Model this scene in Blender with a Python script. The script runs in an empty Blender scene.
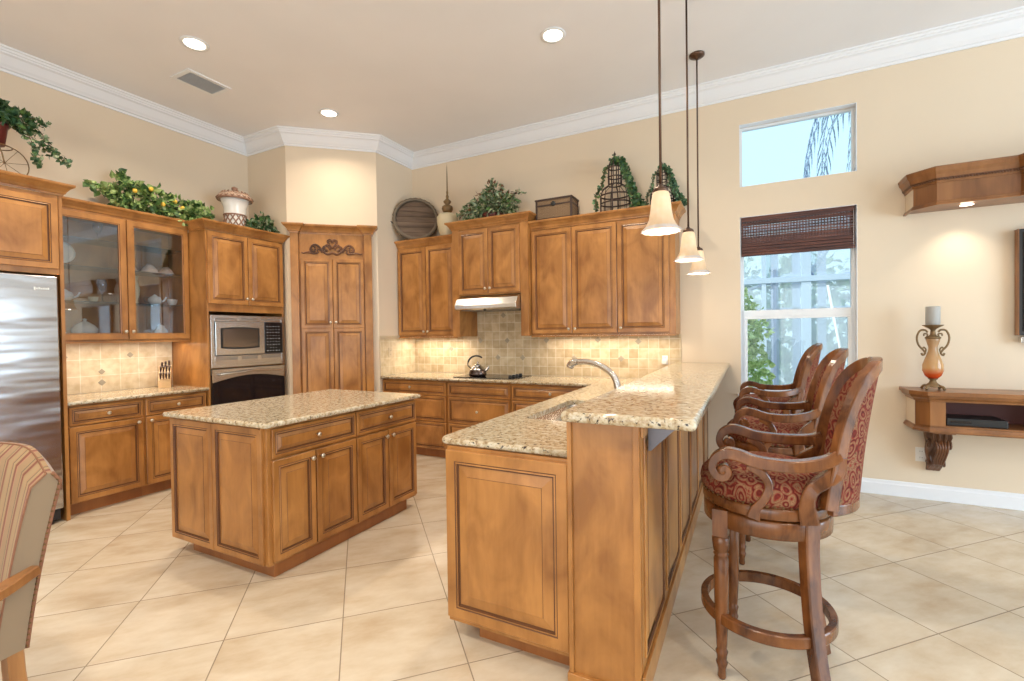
import bpy, math, random
from math import sin, cos, pi, radians as R
from mathutils import Vector, Matrix
from mathutils.geometry import tessellate_polygon

S = bpy.context.scene
COL = S.collection
RND = random.Random(7)

# ------------------------------------------------------------------ camera
cam_d = bpy.data.cameras.new('camera')
cam = bpy.data.objects.new('camera', cam_d)
COL.objects.link(cam)
S.camera = cam
cam_d.sensor_fit = 'HORIZONTAL'
cam_d.sensor_width = 36.0
cam_d.lens = 464.97 / 1024 * 36.0
cam_d.clip_start = 0.02
_fw = Vector((-0.45414656, 0.89081898, -0.0138726))
_rt = Vector((0.89090474, 0.45397012, -0.01413761))
_up = Vector((0.00629631, 0.01877971, 0.99980382))
_m = Matrix((_rt, _up, -_fw)).transposed().to_4x4()
_m.translation = Vector((0, 0, 1.3942))
cam.matrix_world = _m

# ------------------------------------------------------------------ world, exposure
W = bpy.data.worlds.new('sky')
S.world = W
W.use_nodes = True
_bg = W.node_tree.nodes['Background']
_bg.inputs[0].default_value = (0.66, 0.93, 1.0, 1)
_bg.inputs[1].default_value = 1.35
S.view_settings.view_transform = 'Standard'
S.view_settings.look = 'None'
S.view_settings.exposure = -0.08
S.view_settings.gamma = 1.0
S.view_settings.use_curve_mapping = False

# ------------------------------------------------------------------ lights
def area(name, loc, rot, sx, sy, power, color=(1, 1, 1), shape='RECTANGLE', spread=None):
    l = bpy.data.lights.new(name, 'AREA')
    l.shape = shape
    l.size = sx
    if shape in ('RECTANGLE', 'ELLIPSE'):
        l.size_y = sy
    l.energy = power
    l.color = color
    if spread:
        l.spread = spread
    o = bpy.data.objects.new(name, l)
    COL.objects.link(o)
    o.location = loc
    o.rotation_euler = rot
    return o

WARM = (1.0, 0.86, 0.68)
DAY = (0.64, 0.82, 1.0)
# added area lamps stand in for daylight from unseen rear doors and right-hand windows
area('added_rear_daylight', (-0.6, -3.86, 1.35), (R(90), 0, 0), 5.6, 2.4, 102, (0.95, 0.97, 1.0))
area('added_side_daylight', (5.36, 1.6, 1.6), (0, R(90), 0), 2.4, 4.0, 265, DAY)
# the sun, high over the left of the house, only reaches the garden
_sun = bpy.data.lights.new('sun', 'SUN'); _sun.energy = 3.6; _sun.angle = R(3); _sun.color = (1.0, 0.97, 0.90)
_so = bpy.data.objects.new('sun', _sun); COL.objects.link(_so)
_so.rotation_euler = Vector((-0.65, -0.5, 0.7)).to_track_quat('Z', 'Y').to_euler()

X_L, Y_B, Z_C = -5.354, 4.892, 3.73      # left wall, back wall, ceiling
X_R, Y_F = 5.4, -3.9

# ================================================================== materials
def newmat(name):
    m = bpy.data.materials.new(name)
    m.use_nodes = True
    nt = m.node_tree
    return m, nt, nt.nodes['Principled BSDF']

def mat(name, col, rough=0.5, metal=0.0, spec=None, emis=None, estr=0, trans=0, ior=None, coat=0, sheen=0):
    m, nt, p = newmat(name)
    p.inputs['Base Color'].default_value = (*col, 1)
    p.inputs['Roughness'].default_value = rough
    p.inputs['Metallic'].default_value = metal
    if spec is not None: p.inputs['Specular IOR Level'].default_value = spec
    if emis: 
        p.inputs['Emission Color'].default_value = (*emis, 1)
        p.inputs['Emission Strength'].default_value = estr
    if trans: p.inputs['Transmission Weight'].default_value = trans
    if ior: p.inputs['IOR'].default_value = ior
    if coat: p.inputs['Coat Weight'].default_value = coat
    if sheen: p.inputs['Sheen Weight'].default_value = sheen
    return m

def nd(nt, typ, **kw):
    n = nt.nodes.new(typ)
    for k, v in kw.items():
        setattr(n, k, v)
    return n

def ramp(nt, stops, interp='LINEAR'):
    n = nt.nodes.new('ShaderNodeValToRGB')
    cr = n.color_ramp
    cr.interpolation = interp
    while len(cr.elements) < len(stops):
        cr.elements.new(0.5)
    for e, (p, c) in zip(cr.elements, stops):
        e.position = p
        e.color = (*c, 1)
    return n

def coords(nt, kind='Object', scale=(1, 1, 1), rot=(0, 0, 0), loc=(0, 0, 0), rnd=0.0):
    tc = nd(nt, 'ShaderNodeTexCoord')
    mp = nd(nt, 'ShaderNodeMapping')
    mp.inputs['Scale'].default_value = scale
    mp.inputs['Rotation'].default_value = rot
    mp.inputs['Location'].default_value = loc
    if rnd:
        oi = nd(nt, 'ShaderNodeObjectInfo')
        ad = nd(nt, 'ShaderNodeVectorMath', operation='ADD')
        sc = nd(nt, 'ShaderNodeMath', operation='MULTIPLY')
        sc.inputs[1].default_value = rnd
        nt.links.new(oi.outputs['Random'], sc.inputs[0])
        nt.links.new(tc.outputs[kind], ad.inputs[0])
        nt.links.new(sc.outputs[0], ad.inputs[1])
        nt.links.new(ad.outputs[0], mp.inputs[0])
    else:
        nt.links.new(tc.outputs[kind], mp.inputs[0])
    return mp

def wood(name, dark, light, rough=0.32, scale=(5, 5, 0.9), coat=0.15, detail=4):
    m, nt, p = newmat(name)
    mp = coords(nt, scale=scale, rnd=17)
    n1 = nd(nt, 'ShaderNodeTexNoise')
    n1.inputs['Scale'].default_value = 1.3
    n1.inputs['Detail'].default_value = detail
    n1.inputs['Distortion'].default_value = 0.6
    nt.links.new(mp.outputs[0], n1.inputs['Vector'])
    mp2 = coords(nt, scale=(scale[0] * 14, scale[1] * 14, scale[2] * 2.5), rnd=17)
    n2 = nd(nt, 'ShaderNodeTexNoise')
    n2.inputs['Scale'].default_value = 1.0
    n2.inputs['Detail'].default_value = 2
    nt.links.new(mp2.outputs[0], n2.inputs['Vector'])
    mx = nd(nt, 'ShaderNodeMath', operation='MULTIPLY_ADD')
    nt.links.new(n2.outputs[0], mx.inputs[0])
    mx.inputs[1].default_value = 0.14
    nt.links.new(n1.outputs[0], mx.inputs[2])
    mid = tuple((a + b) / 2 for a, b in zip(dark, light))
    r = ramp(nt, [(0.38, dark), (0.58, mid), (0.80, light)])
    nt.links.new(mx.outputs[0], r.inputs[0])
    nt.links.new(r.outputs[0], p.inputs['Base Color'])
    p.inputs['Roughness'].default_value = rough
    p.inputs['Coat Weight'].default_value = coat
    p.inputs['Coat Roughness'].default_value = 0.2
    return m

M = {}
M['wood'] = wood('honey_maple', (0.27, 0.105, 0.024), (0.53, 0.240, 0.066), scale=(4.5, 4.5, 2.6))
M['glaze'] = mat('brown_glaze', (0.13, 0.048, 0.016), 0.45)
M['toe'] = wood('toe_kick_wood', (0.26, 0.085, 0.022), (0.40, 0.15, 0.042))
M['carved'] = wood('carved_walnut', (0.075, 0.026, 0.010), (0.22, 0.085, 0.032), rough=0.4)
M['cherry'] = wood('cherry_shelf_wood', (0.17, 0.062, 0.018), (0.34, 0.14, 0.045))
M['stool_wood'] = wood('antique_stool_wood', (0.065, 0.018, 0.005), (0.25, 0.088, 0.024), rough=0.25, scale=(9, 9, 5), coat=0.3)
M['arm_wood'] = wood('armchair_wood', (0.20, 0.07, 0.02), (0.42, 0.19, 0.06), rough=0.3, scale=(8, 8, 3), coat=0.4)
M['old_wood'] = wood('weathered_plank', (0.075, 0.045, 0.028), (0.20, 0.13, 0.085), rough=0.7, scale=(1, 5, 12), coat=0)
M['block_wood'] = wood('pale_beech', (0.55, 0.33, 0.14), (0.75, 0.50, 0.26), coat=0.1)
M['rim_wood'] = mat('barrel_rim', (0.16, 0.12, 0.08), 0.7)
M['dark_wood'] = mat('dark_handle_wood', (0.05, 0.018, 0.010), 0.4)

def wall_mat(name, col, bump=0.02):
    m, nt, p = newmat(name)
    mp = coords(nt, scale=(1, 1, 1))
    n = nd(nt, 'ShaderNodeTexNoise')
    n.inputs['Scale'].default_value = 1.2
    n.inputs['Detail'].default_value = 3
    nt.links.new(mp.outputs[0], n.inputs['Vector'])
    r = ramp(nt, [(0.3, tuple(c * 0.97 for c in col)), (0.7, tuple(min(1, c * 1.02) for c in col))])
    nt.links.new(n.outputs[0], r.inputs[0])
    nt.links.new(r.outputs[0], p.inputs['Base Color'])
    p.inputs['Roughness'].default_value = 0.7
    p.inputs['Specular IOR Level'].default_value = 0.25
    nb = nd(nt, 'ShaderNodeTexNoise')
    nb.inputs['Scale'].default_value = 130
    nt.links.new(mp.outputs[0], nb.inputs['Vector'])
    b = nd(nt, 'ShaderNodeBump')
    b.inputs['Strength'].default_value = bump
    nt.links.new(nb.outputs[0], b.inputs['Height'])
    nt.links.new(b.outputs[0], p.inputs['Normal'])
    return m

M['wall'] = wall_mat('beige_wall_paint', (0.775, 0.635, 0.475))
M['ceiling'] = wall_mat('ceiling_paint', (0.86, 0.845, 0.85))
M['trim'] = mat('white_trim_paint', (0.84, 0.84, 0.86), 0.35)
M['white'] = mat('white_vinyl', (0.82, 0.83, 0.84), 0.35)

def floor_mat():
    m, nt, p = newmat('diagonal_travertine_tile')
    s = 0.5177
    ox, oy = -3.2665, 1.6482
    tc = nd(nt, 'ShaderNodeTexCoord')
    off = nd(nt, 'ShaderNodeVectorMath', operation='SUBTRACT')
    off.inputs[1].default_value = (ox, oy, 0)
    nt.links.new(tc.outputs['Object'], off.inputs[0])
    rot = nd(nt, 'ShaderNodeVectorRotate', rotation_type='Z_AXIS')
    rot.inputs['Angle'].default_value = -pi / 4
    nt.links.new(off.outputs[0], rot.inputs['Vector'])
    sh = nd(nt, 'ShaderNodeVectorMath', operation='ADD')
    sh.inputs[1].default_value = (s * 40, s * 40, 0)
    nt.links.new(rot.outputs[0], sh.inputs[0])
    br = nd(nt, 'ShaderNodeTexBrick')
    br.offset = 0
    br.squash = 1
    br.inputs['Scale'].default_value = 1
    br.inputs['Brick Width'].default_value = s
    br.inputs['Row Height'].default_value = s
    br.inputs['Mortar Size'].default_value = 0.0028
    br.inputs['Mortar Smooth'].default_value = 0.1
    br.inputs['Bias'].default_value = 0
    br.inputs['Color1'].default_value = (0.0, 0.0, 0.0, 1)
    br.inputs['Color2'].default_value = (1, 1, 1, 1)
    br.inputs['Mortar'].default_value = (0.5, 0.5, 0.5, 1)
    nt.links.new(sh.outputs[0], br.inputs['Vector'])
    # clouds, shifted per tile
    vm = nd(nt, 'ShaderNodeVectorMath', operation='MULTIPLY_ADD')
    vm.inputs[1].default_value = (7, 7, 7)
    nt.links.new(br.outputs['Color'], vm.inputs[0])
    nt.links.new(sh.outputs[0], vm.inputs[2])
    mp = nd(nt, 'ShaderNodeMapping')
    mp.inputs['Scale'].default_value = (1.0, 2.0, 1)
    nt.links.new(vm.outputs[0], mp.inputs[0])
    n = nd(nt, 'ShaderNodeTexNoise')
    n.inputs['Scale'].default_value = 3.2
    n.inputs['Detail'].default_value = 6
    n.inputs['Roughness'].default_value = 0.6
    nt.links.new(mp.outputs[0], n.inputs['Vector'])
    r = ramp(nt, [(0.28, (0.52, 0.40, 0.27)), (0.5, (0.62, 0.52, 0.39)), (0.72, (0.70, 0.62, 0.50))])
    nt.links.new(n.outputs[0], r.inputs[0])
    mx = nd(nt, 'ShaderNodeMix', data_type='RGBA')
    mx.inputs['B'].default_value = (0.30, 0.235, 0.17, 1)
    nt.links.new(br.outputs['Fac'], mx.inputs['Factor'])
    nt.links.new(r.outputs[0], mx.inputs['A'])
    nt.links.new(mx.outputs['Result'], p.inputs['Base Color'])
    p.inputs['Roughness'].default_value = 0.24
    b = nd(nt, 'ShaderNodeBump', invert=True)
    b.inputs['Strength'].default_value = 0.3
    b.inputs['Distance'].default_value = 0.002
    nt.links.new(br.outputs['Fac'], b.inputs['Height'])
    nt.links.new(b.outputs[0], p.inputs['Normal'])
    return m
M['floor'] = floor_mat()

def granite():
    m, nt, p = newmat('cream_granite')
    mp = coords(nt)
    n = nd(nt, 'ShaderNodeTexNoise')
    n.inputs['Scale'].default_value = 36
    n.inputs['Detail'].default_value = 5
    n.inputs['Roughness'].default_value = 0.7
    nt.links.new(mp.outputs[0], n.inputs['Vector'])
    r = ramp(nt, [(0.30, (0.20, 0.13, 0.07)), (0.41, (0.42, 0.30, 0.17)), (0.52, (0.58, 0.49, 0.345)), (0.68, (0.71, 0.66, 0.545))])
    nt.links.new(n.outputs[0], r.inputs[0])
    v = nd(nt, 'ShaderNodeTexNoise')
    v.inputs['Scale'].default_value = 62
    v.inputs['Detail'].default_value = 3
    v.inputs['Roughness'].default_value = 0.6
    nt.links.new(mp.outputs[0], v.inputs['Vector'])
    sp = ramp(nt, [(0.345, (0, 0, 0)), (0.40, (1, 1, 1))])
    nt.links.new(v.outputs[0], sp.inputs[0])
    mx = nd(nt, 'ShaderNodeMix', data_type='RGBA')
    mx.inputs['A'].default_value = (0.045, 0.03, 0.025, 1)
    nt.links.new(sp.outputs[0], mx.inputs['Factor'])
    nt.links.new(r.outputs[0], mx.inputs['B'])
    nt.links.new(mx.outputs['Result'], p.inputs['Base Color'])
    p.inputs['Roughness'].default_value = 0.10
    return m
M['granite'] = granite()

def tile_mat(name, s, rot, c1, c2, grout, offx=0.0, offz=0.0):
    """square wall tiles; rot turns the wall so that its run lies along x and height along y"""
    m, nt, p = newmat(name)
    tc = nd(nt, 'ShaderNodeTexCoord')
    sx = nd(nt, 'ShaderNodeSeparateXYZ')
    nt.links.new(tc.outputs['Object'], sx.inputs[0])
    cb = nd(nt, 'ShaderNodeCombineXYZ')
    ax = nd(nt, 'ShaderNodeMath', operation='ADD'); ax.inputs[1].default_value = 20 * s + offx
    az = nd(nt, 'ShaderNodeMath', operation='ADD'); az.inputs[1].default_value = 20 * s + offz
    nt.links.new(sx.outputs['X' if rot == 'x' else 'Y'], ax.inputs[0])
    nt.links.new(sx.outputs['Z'], az.inputs[0])
    nt.links.new(ax.outputs[0], cb.inputs[0])
    nt.links.new(az.outputs[0], cb.inputs[1])
    br = nd(nt, 'ShaderNodeTexBrick')
    br.offset = 0
    br.inputs['Scale'].default_value = 1
    br.inputs['Brick Width'].default_value = s
    br.inputs['Row Height'].default_value = s
    br.inputs['Mortar Size'].default_value = 0.004
    br.inputs['Mortar Smooth'].default_value = 0.6
    br.inputs['Color1'].default_value = (*c1, 1)
    br.inputs['Color2'].default_value = (*c2, 1)
    br.inputs['Mortar'].default_value = (*grout, 1)
    nt.links.new(cb.outputs[0], br.inputs['Vector'])
    n = nd(nt, 'ShaderNodeTexNoise')
    n.inputs['Scale'].default_value = 14
    n.inputs['Detail'].default_value = 5
    nt.links.new(tc.outputs['Object'], n.inputs['Vector'])
    r = ramp(nt, [(0.3, (0.80, 0.74, 0.64)), (0.6, (1, 1, 1))])
    nt.links.new(n.outputs[0], r.inputs[0])
    mx = nd(nt, 'ShaderNodeMix', data_type='RGBA', blend_type='MULTIPLY')
    mx.inputs['Factor'].default_value = 1
    nt.links.new(br.outputs['Color'], mx.inputs['A'])
    nt.links.new(r.outputs[0], mx.inputs['B'])
    nt.links.new(mx.outputs['Result'], p.inputs['Base Color'])
    p.inputs['Roughness'].default_value = 0.5
    b = nd(nt, 'ShaderNodeBump', invert=True)
    b.inputs['Strength'].default_value = 0.35
    b.inputs['Distance'].default_value = 0.003
    nt.links.new(br.outputs['Fac'], b.inputs['Height'])
    nt.links.new(b.outputs[0], p.inputs['Normal'])
    return m
M['tile_left'] = tile_mat('left_backsplash_tile', 0.15, 'y', (0.78, 0.67, 0.49), (0.70, 0.58, 0.40), (0.86, 0.80, 0.68), offz=-0.015)
M['tile_back'] = tile_mat('back_backsplash_tile', 0.102, 'x', (0.68, 0.56, 0.38), (0.50, 0.385, 0.235), (0.72, 0.66, 0.52), offz=0.0)
M['tile_side'] = tile_mat('side_backsplash_tile', 0.102, 'y', (0.72, 0.60, 0.42), (0.64, 0.52, 0.34), (0.74, 0.66, 0.50))
M['accent'] = mat('taupe_accent_tile', (0.38, 0.325, 0.24), 0.5)
M['tile_plain'] = mat('travertine_cap', (0.62, 0.50, 0.34), 0.5)

def steel(name, col=(0.62, 0.60, 0.57), rough=0.25, wavy=False):
    m, nt, p = newmat(name)
    p.inputs['Metallic'].default_value = 1
    p.inputs['Base Color'].default_value = (*col, 1)
    p.inputs['Roughness'].default_value = rough
    mp = coords(nt, scale=(3, 3, 400) if not wavy else (0.9, 0.9, 5.0))
    n = nd(nt, 'ShaderNodeTexNoise')
    n.inputs['Scale'].default_value = 1.0
    nt.links.new(mp.outputs[0], n.inputs['Vector'])
    b = nd(nt, 'ShaderNodeBump')
    b.inputs['Strength'].default_value = 0.04 if not wavy else 0.8
    b.inputs['Distance'].default_value = 0.01 if not wavy else 0.03
    nt.links.new(n.outputs[0], b.inputs['Height'])
    nt.links.new(b.outputs[0], p.inputs['Normal'])
    return m
M['steel'] = steel('brushed_steel')
M['fridge_steel'] = steel('fridge_steel', (0.54, 0.53, 0.53), 0.22, wavy=True)
M['nickel'] = mat('satin_nickel', (0.72, 0.66, 0.56), 0.3, 1)
M['chrome'] = mat('satin_chrome', (0.62, 0.60, 0.58), 0.22, 1)
M['bronze'] = mat('oiled_bronze', (0.13, 0.075, 0.05), 0.35, 0.8)
M['bracket'] = mat('grey_metal_bracket', (0.16, 0.15, 0.17), 0.4, 0.6)
M['iron'] = mat('dark_iron', (0.07, 0.045, 0.038), 0.5, 0.5)
M['black_glass'] = mat('black_glass', (0.012, 0.010, 0.012), 0.06)
M['black'] = mat('black_plastic', (0.015, 0.014, 0.014), 0.4)
M['grey'] = mat('grey_grille', (0.22, 0.20, 0.18), 0.5, 0.4)
M['vent_grey'] = mat('vent_louvre_paint', (0.62, 0.62, 0.62), 0.6)
M['mark'] = mat('light_marking', (0.75, 0.75, 0.72), 0.5)
M['outlet'] = mat('white_outlet_plastic', (0.80, 0.78, 0.74), 0.4)
M['slot'] = mat('outlet_slot', (0.08, 0.07, 0.06), 0.6)
M['ceramic_white'] = mat('glazed_white_ceramic', (0.80, 0.76, 0.70), 0.12)
M['ceramic_cream'] = mat('cream_ceramic', (0.62, 0.52, 0.34), 0.35)
M['terracotta'] = mat('dark_red_pot', (0.13, 0.025, 0.022), 0.35)
M['lattice'] = mat('brown_lattice', (0.30, 0.16, 0.10), 0.5)
M['gold_brown'] = mat('antique_gold', (0.22, 0.135, 0.06), 0.45, 0.5)
M['candle'] = mat('grey_candle_wax', (0.42, 0.40, 0.37), 0.6)
M['wicker'] = mat('wicker', (0.26, 0.165, 0.09), 0.7)
M['peach'] = mat('peach_floral_ceramic', (0.72, 0.52, 0.40), 0.2)
M['fruit'] = mat('yellow_fruit', (0.80, 0.50, 0.06), 0.45)
M['stem'] = mat('brown_stem', (0.12, 0.08, 0.035), 0.7)
M['cushion_floral'] = None

def leafmat(name, a, b):
    m, nt, p = newmat(name)
    mp = coords(nt)
    n = nd(nt, 'ShaderNodeTexNoise')
    n.inputs['Scale'].default_value = 22
    nt.links.new(mp.outputs[0], n.inputs['Vector'])
    r = ramp(nt, [(0.38, a), (0.62, b)])
    nt.links.new(n.outputs[0], r.inputs[0])
    nt.links.new(r.outputs[0], p.inputs['Base Color'])
    p.inputs['Roughness'].default_value = 0.45
    return m
M['leaf_bright'] = leafmat('bright_leaf', (0.14, 0.26, 0.05), (0.46, 0.56, 0.22))
M['leaf_dark'] = leafmat('dark_leaf', (0.025, 0.07, 0.015), (0.10, 0.19, 0.05))
M['leaf_sage'] = leafmat('sage_leaf', (0.09, 0.14, 0.06), (0.42, 0.46, 0.28))
M['leaf_red'] = leafmat('russet_leaf', (0.16, 0.05, 0.02), (0.26, 0.10, 0.04))
M['leaf_ivy'] = leafmat('ivy_leaf', (0.025, 0.08, 0.035), (0.13, 0.24, 0.11))
M['leaf_hedge'] = leafmat('hedge_leaf', (0.30, 0.46, 0.14), (0.78, 0.90, 0.46))
M['leaf_tree'] = leafmat('tree_leaf', (0.05, 0.11, 0.06), (0.28, 0.40, 0.22))
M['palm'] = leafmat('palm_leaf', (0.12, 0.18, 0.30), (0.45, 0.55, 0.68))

def glass(name, tint=(1, 1, 1), refl=0.08, alpha_col=None):
    m = bpy.data.materials.new(name)
    m.use_nodes = True
    nt = m.node_tree
    nt.nodes.clear()
    out = nd(nt, 'ShaderNodeOutputMaterial')
    tr = nd(nt, 'ShaderNodeBsdfTransparent')
    tr.inputs[0].default_value = (*tint, 1)
    gl = nd(nt, 'ShaderNodeBsdfGlossy')
    gl.inputs['Roughness'].default_value = 0.0
    fr = nd(nt, 'ShaderNodeFresnel')
    fr.inputs['IOR'].default_value = 1.35
    mul = nd(nt, 'ShaderNodeMath', operation='MULTIPLY_ADD')
    mul.inputs[1].default_value = 0.8
    mul.inputs[2].default_value = refl
    nt.links.new(fr.outputs[0], mul.inputs[0])
    mx = nd(nt, 'ShaderNodeMixShader')
    nt.links.new(mul.outputs[0], mx.inputs[0])
    nt.links.new(tr.outputs[0], mx.inputs[1])
    nt.links.new(gl.outputs[0], mx.inputs[2])
    nt.links.new(mx.outputs[0], out.inputs[0])
    return m
M['pane'] = glass('window_glass', (0.93, 0.97, 1.0), 0.0)
M['cab_glass'] = glass('cabinet_glass', (0.95, 0.96, 0.97), 0.08)
M['shelf_glass'] = glass('glass_shelf', (0.70, 0.82, 0.80), 0.05)
M['goblet'] = glass('clear_goblet_glass', (0.90, 0.90, 0.88), 0.12)

def amber_mat():
    m, nt, p = newmat('amber_crackle_glass')
    tc = nd(nt, 'ShaderNodeTexCoord')
    sx = nd(nt, 'ShaderNodeSeparateXYZ')
    nt.links.new(tc.outputs['Object'], sx.inputs[0])
    mr = nd(nt, 'ShaderNodeMapRange')
    mr.inputs['From Min'].default_value = 0.05
    mr.inputs['From Max'].default_value = 0.38
    nt.links.new(sx.outputs['Z'], mr.inputs['Value'])
    r = ramp(nt, [(0.0, (0.65, 0.03, 0.01)), (0.16, (0.72, 0.10, 0.02)), (0.30, (0.72, 0.42, 0.18)), (1, (0.50, 0.30, 0.16))])
    nt.links.new(mr.outputs[0], r.inputs[0])
    nt.links.new(r.outputs[0], p.inputs['Base Color'])
    p.inputs['Roughness'].default_value = 0.12
    p.inputs['Transmission Weight'].default_value = 0.35
    v = nd(nt, 'ShaderNodeTexVoronoi', feature='DISTANCE_TO_EDGE')
    v.inputs['Scale'].default_value = 30
    nt.links.new(tc.outputs['Object'], v.inputs['Vector'])
    b = nd(nt, 'ShaderNodeBump')
    b.inputs['Strength'].default_value = 0.3
    nt.links.new(v.outputs[0], b.inputs['Height'])
    nt.links.new(b.outputs[0], p.inputs['Normal'])
    return m
M['amber'] = amber_mat()

def shade_mat():
    m, nt, p = newmat('scavo_glass_lit')
    tc = nd(nt, 'ShaderNodeTexCoord')
    n = nd(nt, 'ShaderNodeTexNoise')
    n.inputs['Scale'].default_value = 22
    n.inputs['Detail'].default_value = 3
    nt.links.new(tc.outputs['Object'], n.inputs['Vector'])
    r = ramp(nt, [(0.3, (1.0, 0.70, 0.40)), (0.6, (1.0, 0.80, 0.54)), (0.8, (1.0, 0.90, 0.72))])
    nt.links.new(n.outputs[0], r.inputs[0])
    nt.links.new(r.outputs[0], p.inputs['Emission Color'])
    p.inputs['Base Color'].default_value = (.50, .34, .20, 1)
    # glows hotter around the bulb inside
    sx = nd(nt, 'ShaderNodeSeparateXYZ')
    nt.links.new(tc.outputs['Object'], sx.inputs[0])
    mr = nd(nt, 'ShaderNodeMapRange')
    mr.inputs['From Min'].default_value = 0.0
    mr.inputs['From Max'].default_value = 0.12
    mr.inputs['To Min'].default_value = 0.12
    mr.inputs['To Max'].default_value = 0.62
    nt.links.new(sx.outputs['Z'], mr.inputs['Value'])
    nt.links.new(mr.outputs[0], p.inputs['Emission Strength'])
    p.inputs['Roughness'].default_value = 0.4
    return m
M['shade'] = shade_mat()
M['shade_rim'] = mat('scavo_glass_rim', (0.62, 0.53, 0.48), 0.35)
M['bulb'] = mat('warm_bulb', (1, 1, 1), 0.5, emis=(1.0, 0.82, 0.55), estr=6)
M['can_lamp'] = mat('recessed_lamp_lit', (1, 1, 1), 0.5, emis=(1.0, 0.90, 0.72), estr=7)
M['strip'] = mat('under_cabinet_strip', (1, 1, 1), 0.5, emis=(1.0, 0.85, 0.6), estr=3)

def paisley():
    m, nt, p = newmat('red_paisley_tapestry')
    mp = coords(nt, scale=(1, 1, 1))
    n = nd(nt, 'ShaderNodeTexNoise')
    n.inputs['Scale'].default_value = 9
    n.inputs['Detail'].default_value = 1
    nt.links.new(mp.outputs[0], n.inputs['Vector'])
    wp = nd(nt, 'ShaderNodeVectorMath', operation='MULTIPLY_ADD')
    wp.inputs[1].default_value = (0.07, 0.07, 0.07)
    nt.links.new(n.outputs['Color'], wp.inputs[0])
    nt.links.new(mp.outputs[0], wp.inputs[2])
    v = nd(nt, 'ShaderNodeTexVoronoi')
    v.inputs['Scale'].default_value = 19
    nt.links.new(wp.outputs[0], v.inputs['Vector'])
    mul = nd(nt, 'ShaderNodeMath', operation='MULTIPLY'); mul.inputs[1].default_value = 20
    nt.links.new(v.outputs['Distance'], mul.inputs[0])
    sn = nd(nt, 'ShaderNodeMath', operation='SINE')
    nt.links.new(mul.outputs[0], sn.inputs[0])
    n2 = nd(nt, 'ShaderNodeTexNoise')
    n2.inputs['Scale'].default_value = 45
    n2.inputs['Detail'].default_value = 2
    nt.links.new(mp.outputs[0], n2.inputs['Vector'])
    ad = nd(nt, 'ShaderNodeMath', operation='MULTIPLY_ADD'); ad.inputs[1].default_value = 2.4
    nt.links.new(n2.outputs[0], ad.inputs[0])
    nt.links.new(sn.outputs[0], ad.inputs[2])
    mr = nd(nt, 'ShaderNodeMapRange')
    mr.inputs['From Min'].default_value = -0.2
    mr.inputs['From Max'].default_value = 2.5
    nt.links.new(ad.outputs[0], mr.inputs['Value'])
    r = ramp(nt, [(0.0, (0.07, 0.012, 0.010)), (0.32, (0.17, 0.024, 0.017)), (0.48, (0.30, 0.060, 0.034)), (0.56, (0.09, 0.045, 0.022)), (0.66, (0.32, 0.20, 0.10)), (0.74, (0.14, 0.03, 0.022)), (0.85, (0.30, 0.17, 0.09)), (1.0, (0.16, 0.03, 0.022))])
    nt.links.new(mr.outputs[0], r.inputs[0])
    nt.links.new(r.outputs[0], p.inputs['Base Color'])
    p.inputs['Roughness'].default_value = 0.8
    p.inputs['Specular IOR Level'].default_value = 0.15
    return m
M['paisley'] = paisley()

def stripes():
    m, nt, p = newmat('striped_upholstery')
    tc = nd(nt, 'ShaderNodeTexCoord')
    sx = nd(nt, 'ShaderNodeSeparateXYZ')
    nt.links.new(tc.outputs['UV'], sx.inputs[0])
    mul = nd(nt, 'ShaderNodeMath', operation='MULTIPLY'); mul.inputs[1].default_value = 5.0
    nt.links.new(sx.outputs['X'], mul.inputs[0])
    fr = nd(nt, 'ShaderNodeMath', operation='FRACT')
    nt.links.new(mul.outputs[0], fr.inputs[0])
    tan, red, grn, gold = (0.31, 0.185, 0.088), (0.20, 0.055, 0.025), (0.09, 0.075, 0.04), (0.34, 0.215, 0.10)
    r = ramp(nt, [(0, tan), (0.20, grn), (0.225, tan), (0.30, red), (0.38, tan), (0.43, gold), (0.60, (0.33, 0.18, 0.085)), (0.66, grn), (0.685, gold), (0.80, red), (0.90, (0.38, 0.18, 0.10)), (0.94, tan)], 'CONSTANT')
    nt.links.new(fr.outputs[0], r.inputs[0])
    nt.links.new(r.outputs[0], p.inputs['Base Color'])
    p.inputs['Roughness'].default_value = 0.8
    p.inputs['Sheen Weight'].default_value = 0.2
    return m
M['stripes'] = stripes()
M['side_fabric'] = mat('taupe_side_fabric', (0.29, 0.205, 0.125), 0.85, sheen=0.2)
M['nailhead'] = mat('antique_nailhead', (0.20, 0.12, 0.05), 0.35, 0.9)

def blind_mat():
    m = bpy.data.materials.new('woven_bamboo')
    m.use_nodes = True
    nt = m.node_tree
    p = nt.nodes['Principled BSDF']
    tc = nd(nt, 'ShaderNodeTexCoord')
    mp = nd(nt, 'ShaderNodeMapping'); mp.inputs['Scale'].default_value = (2.5, 1, 90)
    nt.links.new(tc.outputs['Object'], mp.inputs[0])
    n = nd(nt, 'ShaderNodeTexNoise'); n.inputs['Scale'].default_value = 1.0; n.inputs['Detail'].default_value = 3
    nt.links.new(mp.outputs[0], n.inputs['Vector'])
    r = ramp(nt, [(0.35, (0.035, 0.012, 0.010)), (0.6, (0.13, 0.04, 0.025)), (0.75, (0.22, 0.08, 0.04))])
    nt.links.new(n.outputs[0], r.inputs[0])
    nt.links.new(r.outputs[0], p.inputs['Base Color'])
    p.inputs['Roughness'].default_value = 0.5
    return m
M['bamboo'] = blind_mat()
M['deck'] = mat('pale_concrete_deck', (0.62, 0.62, 0.60), 0.8)
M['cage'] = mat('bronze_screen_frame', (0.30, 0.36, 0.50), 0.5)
M['cage_light'] = mat('pale_screen_frame', (0.60, 0.70, 0.85), 0.5)

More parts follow.
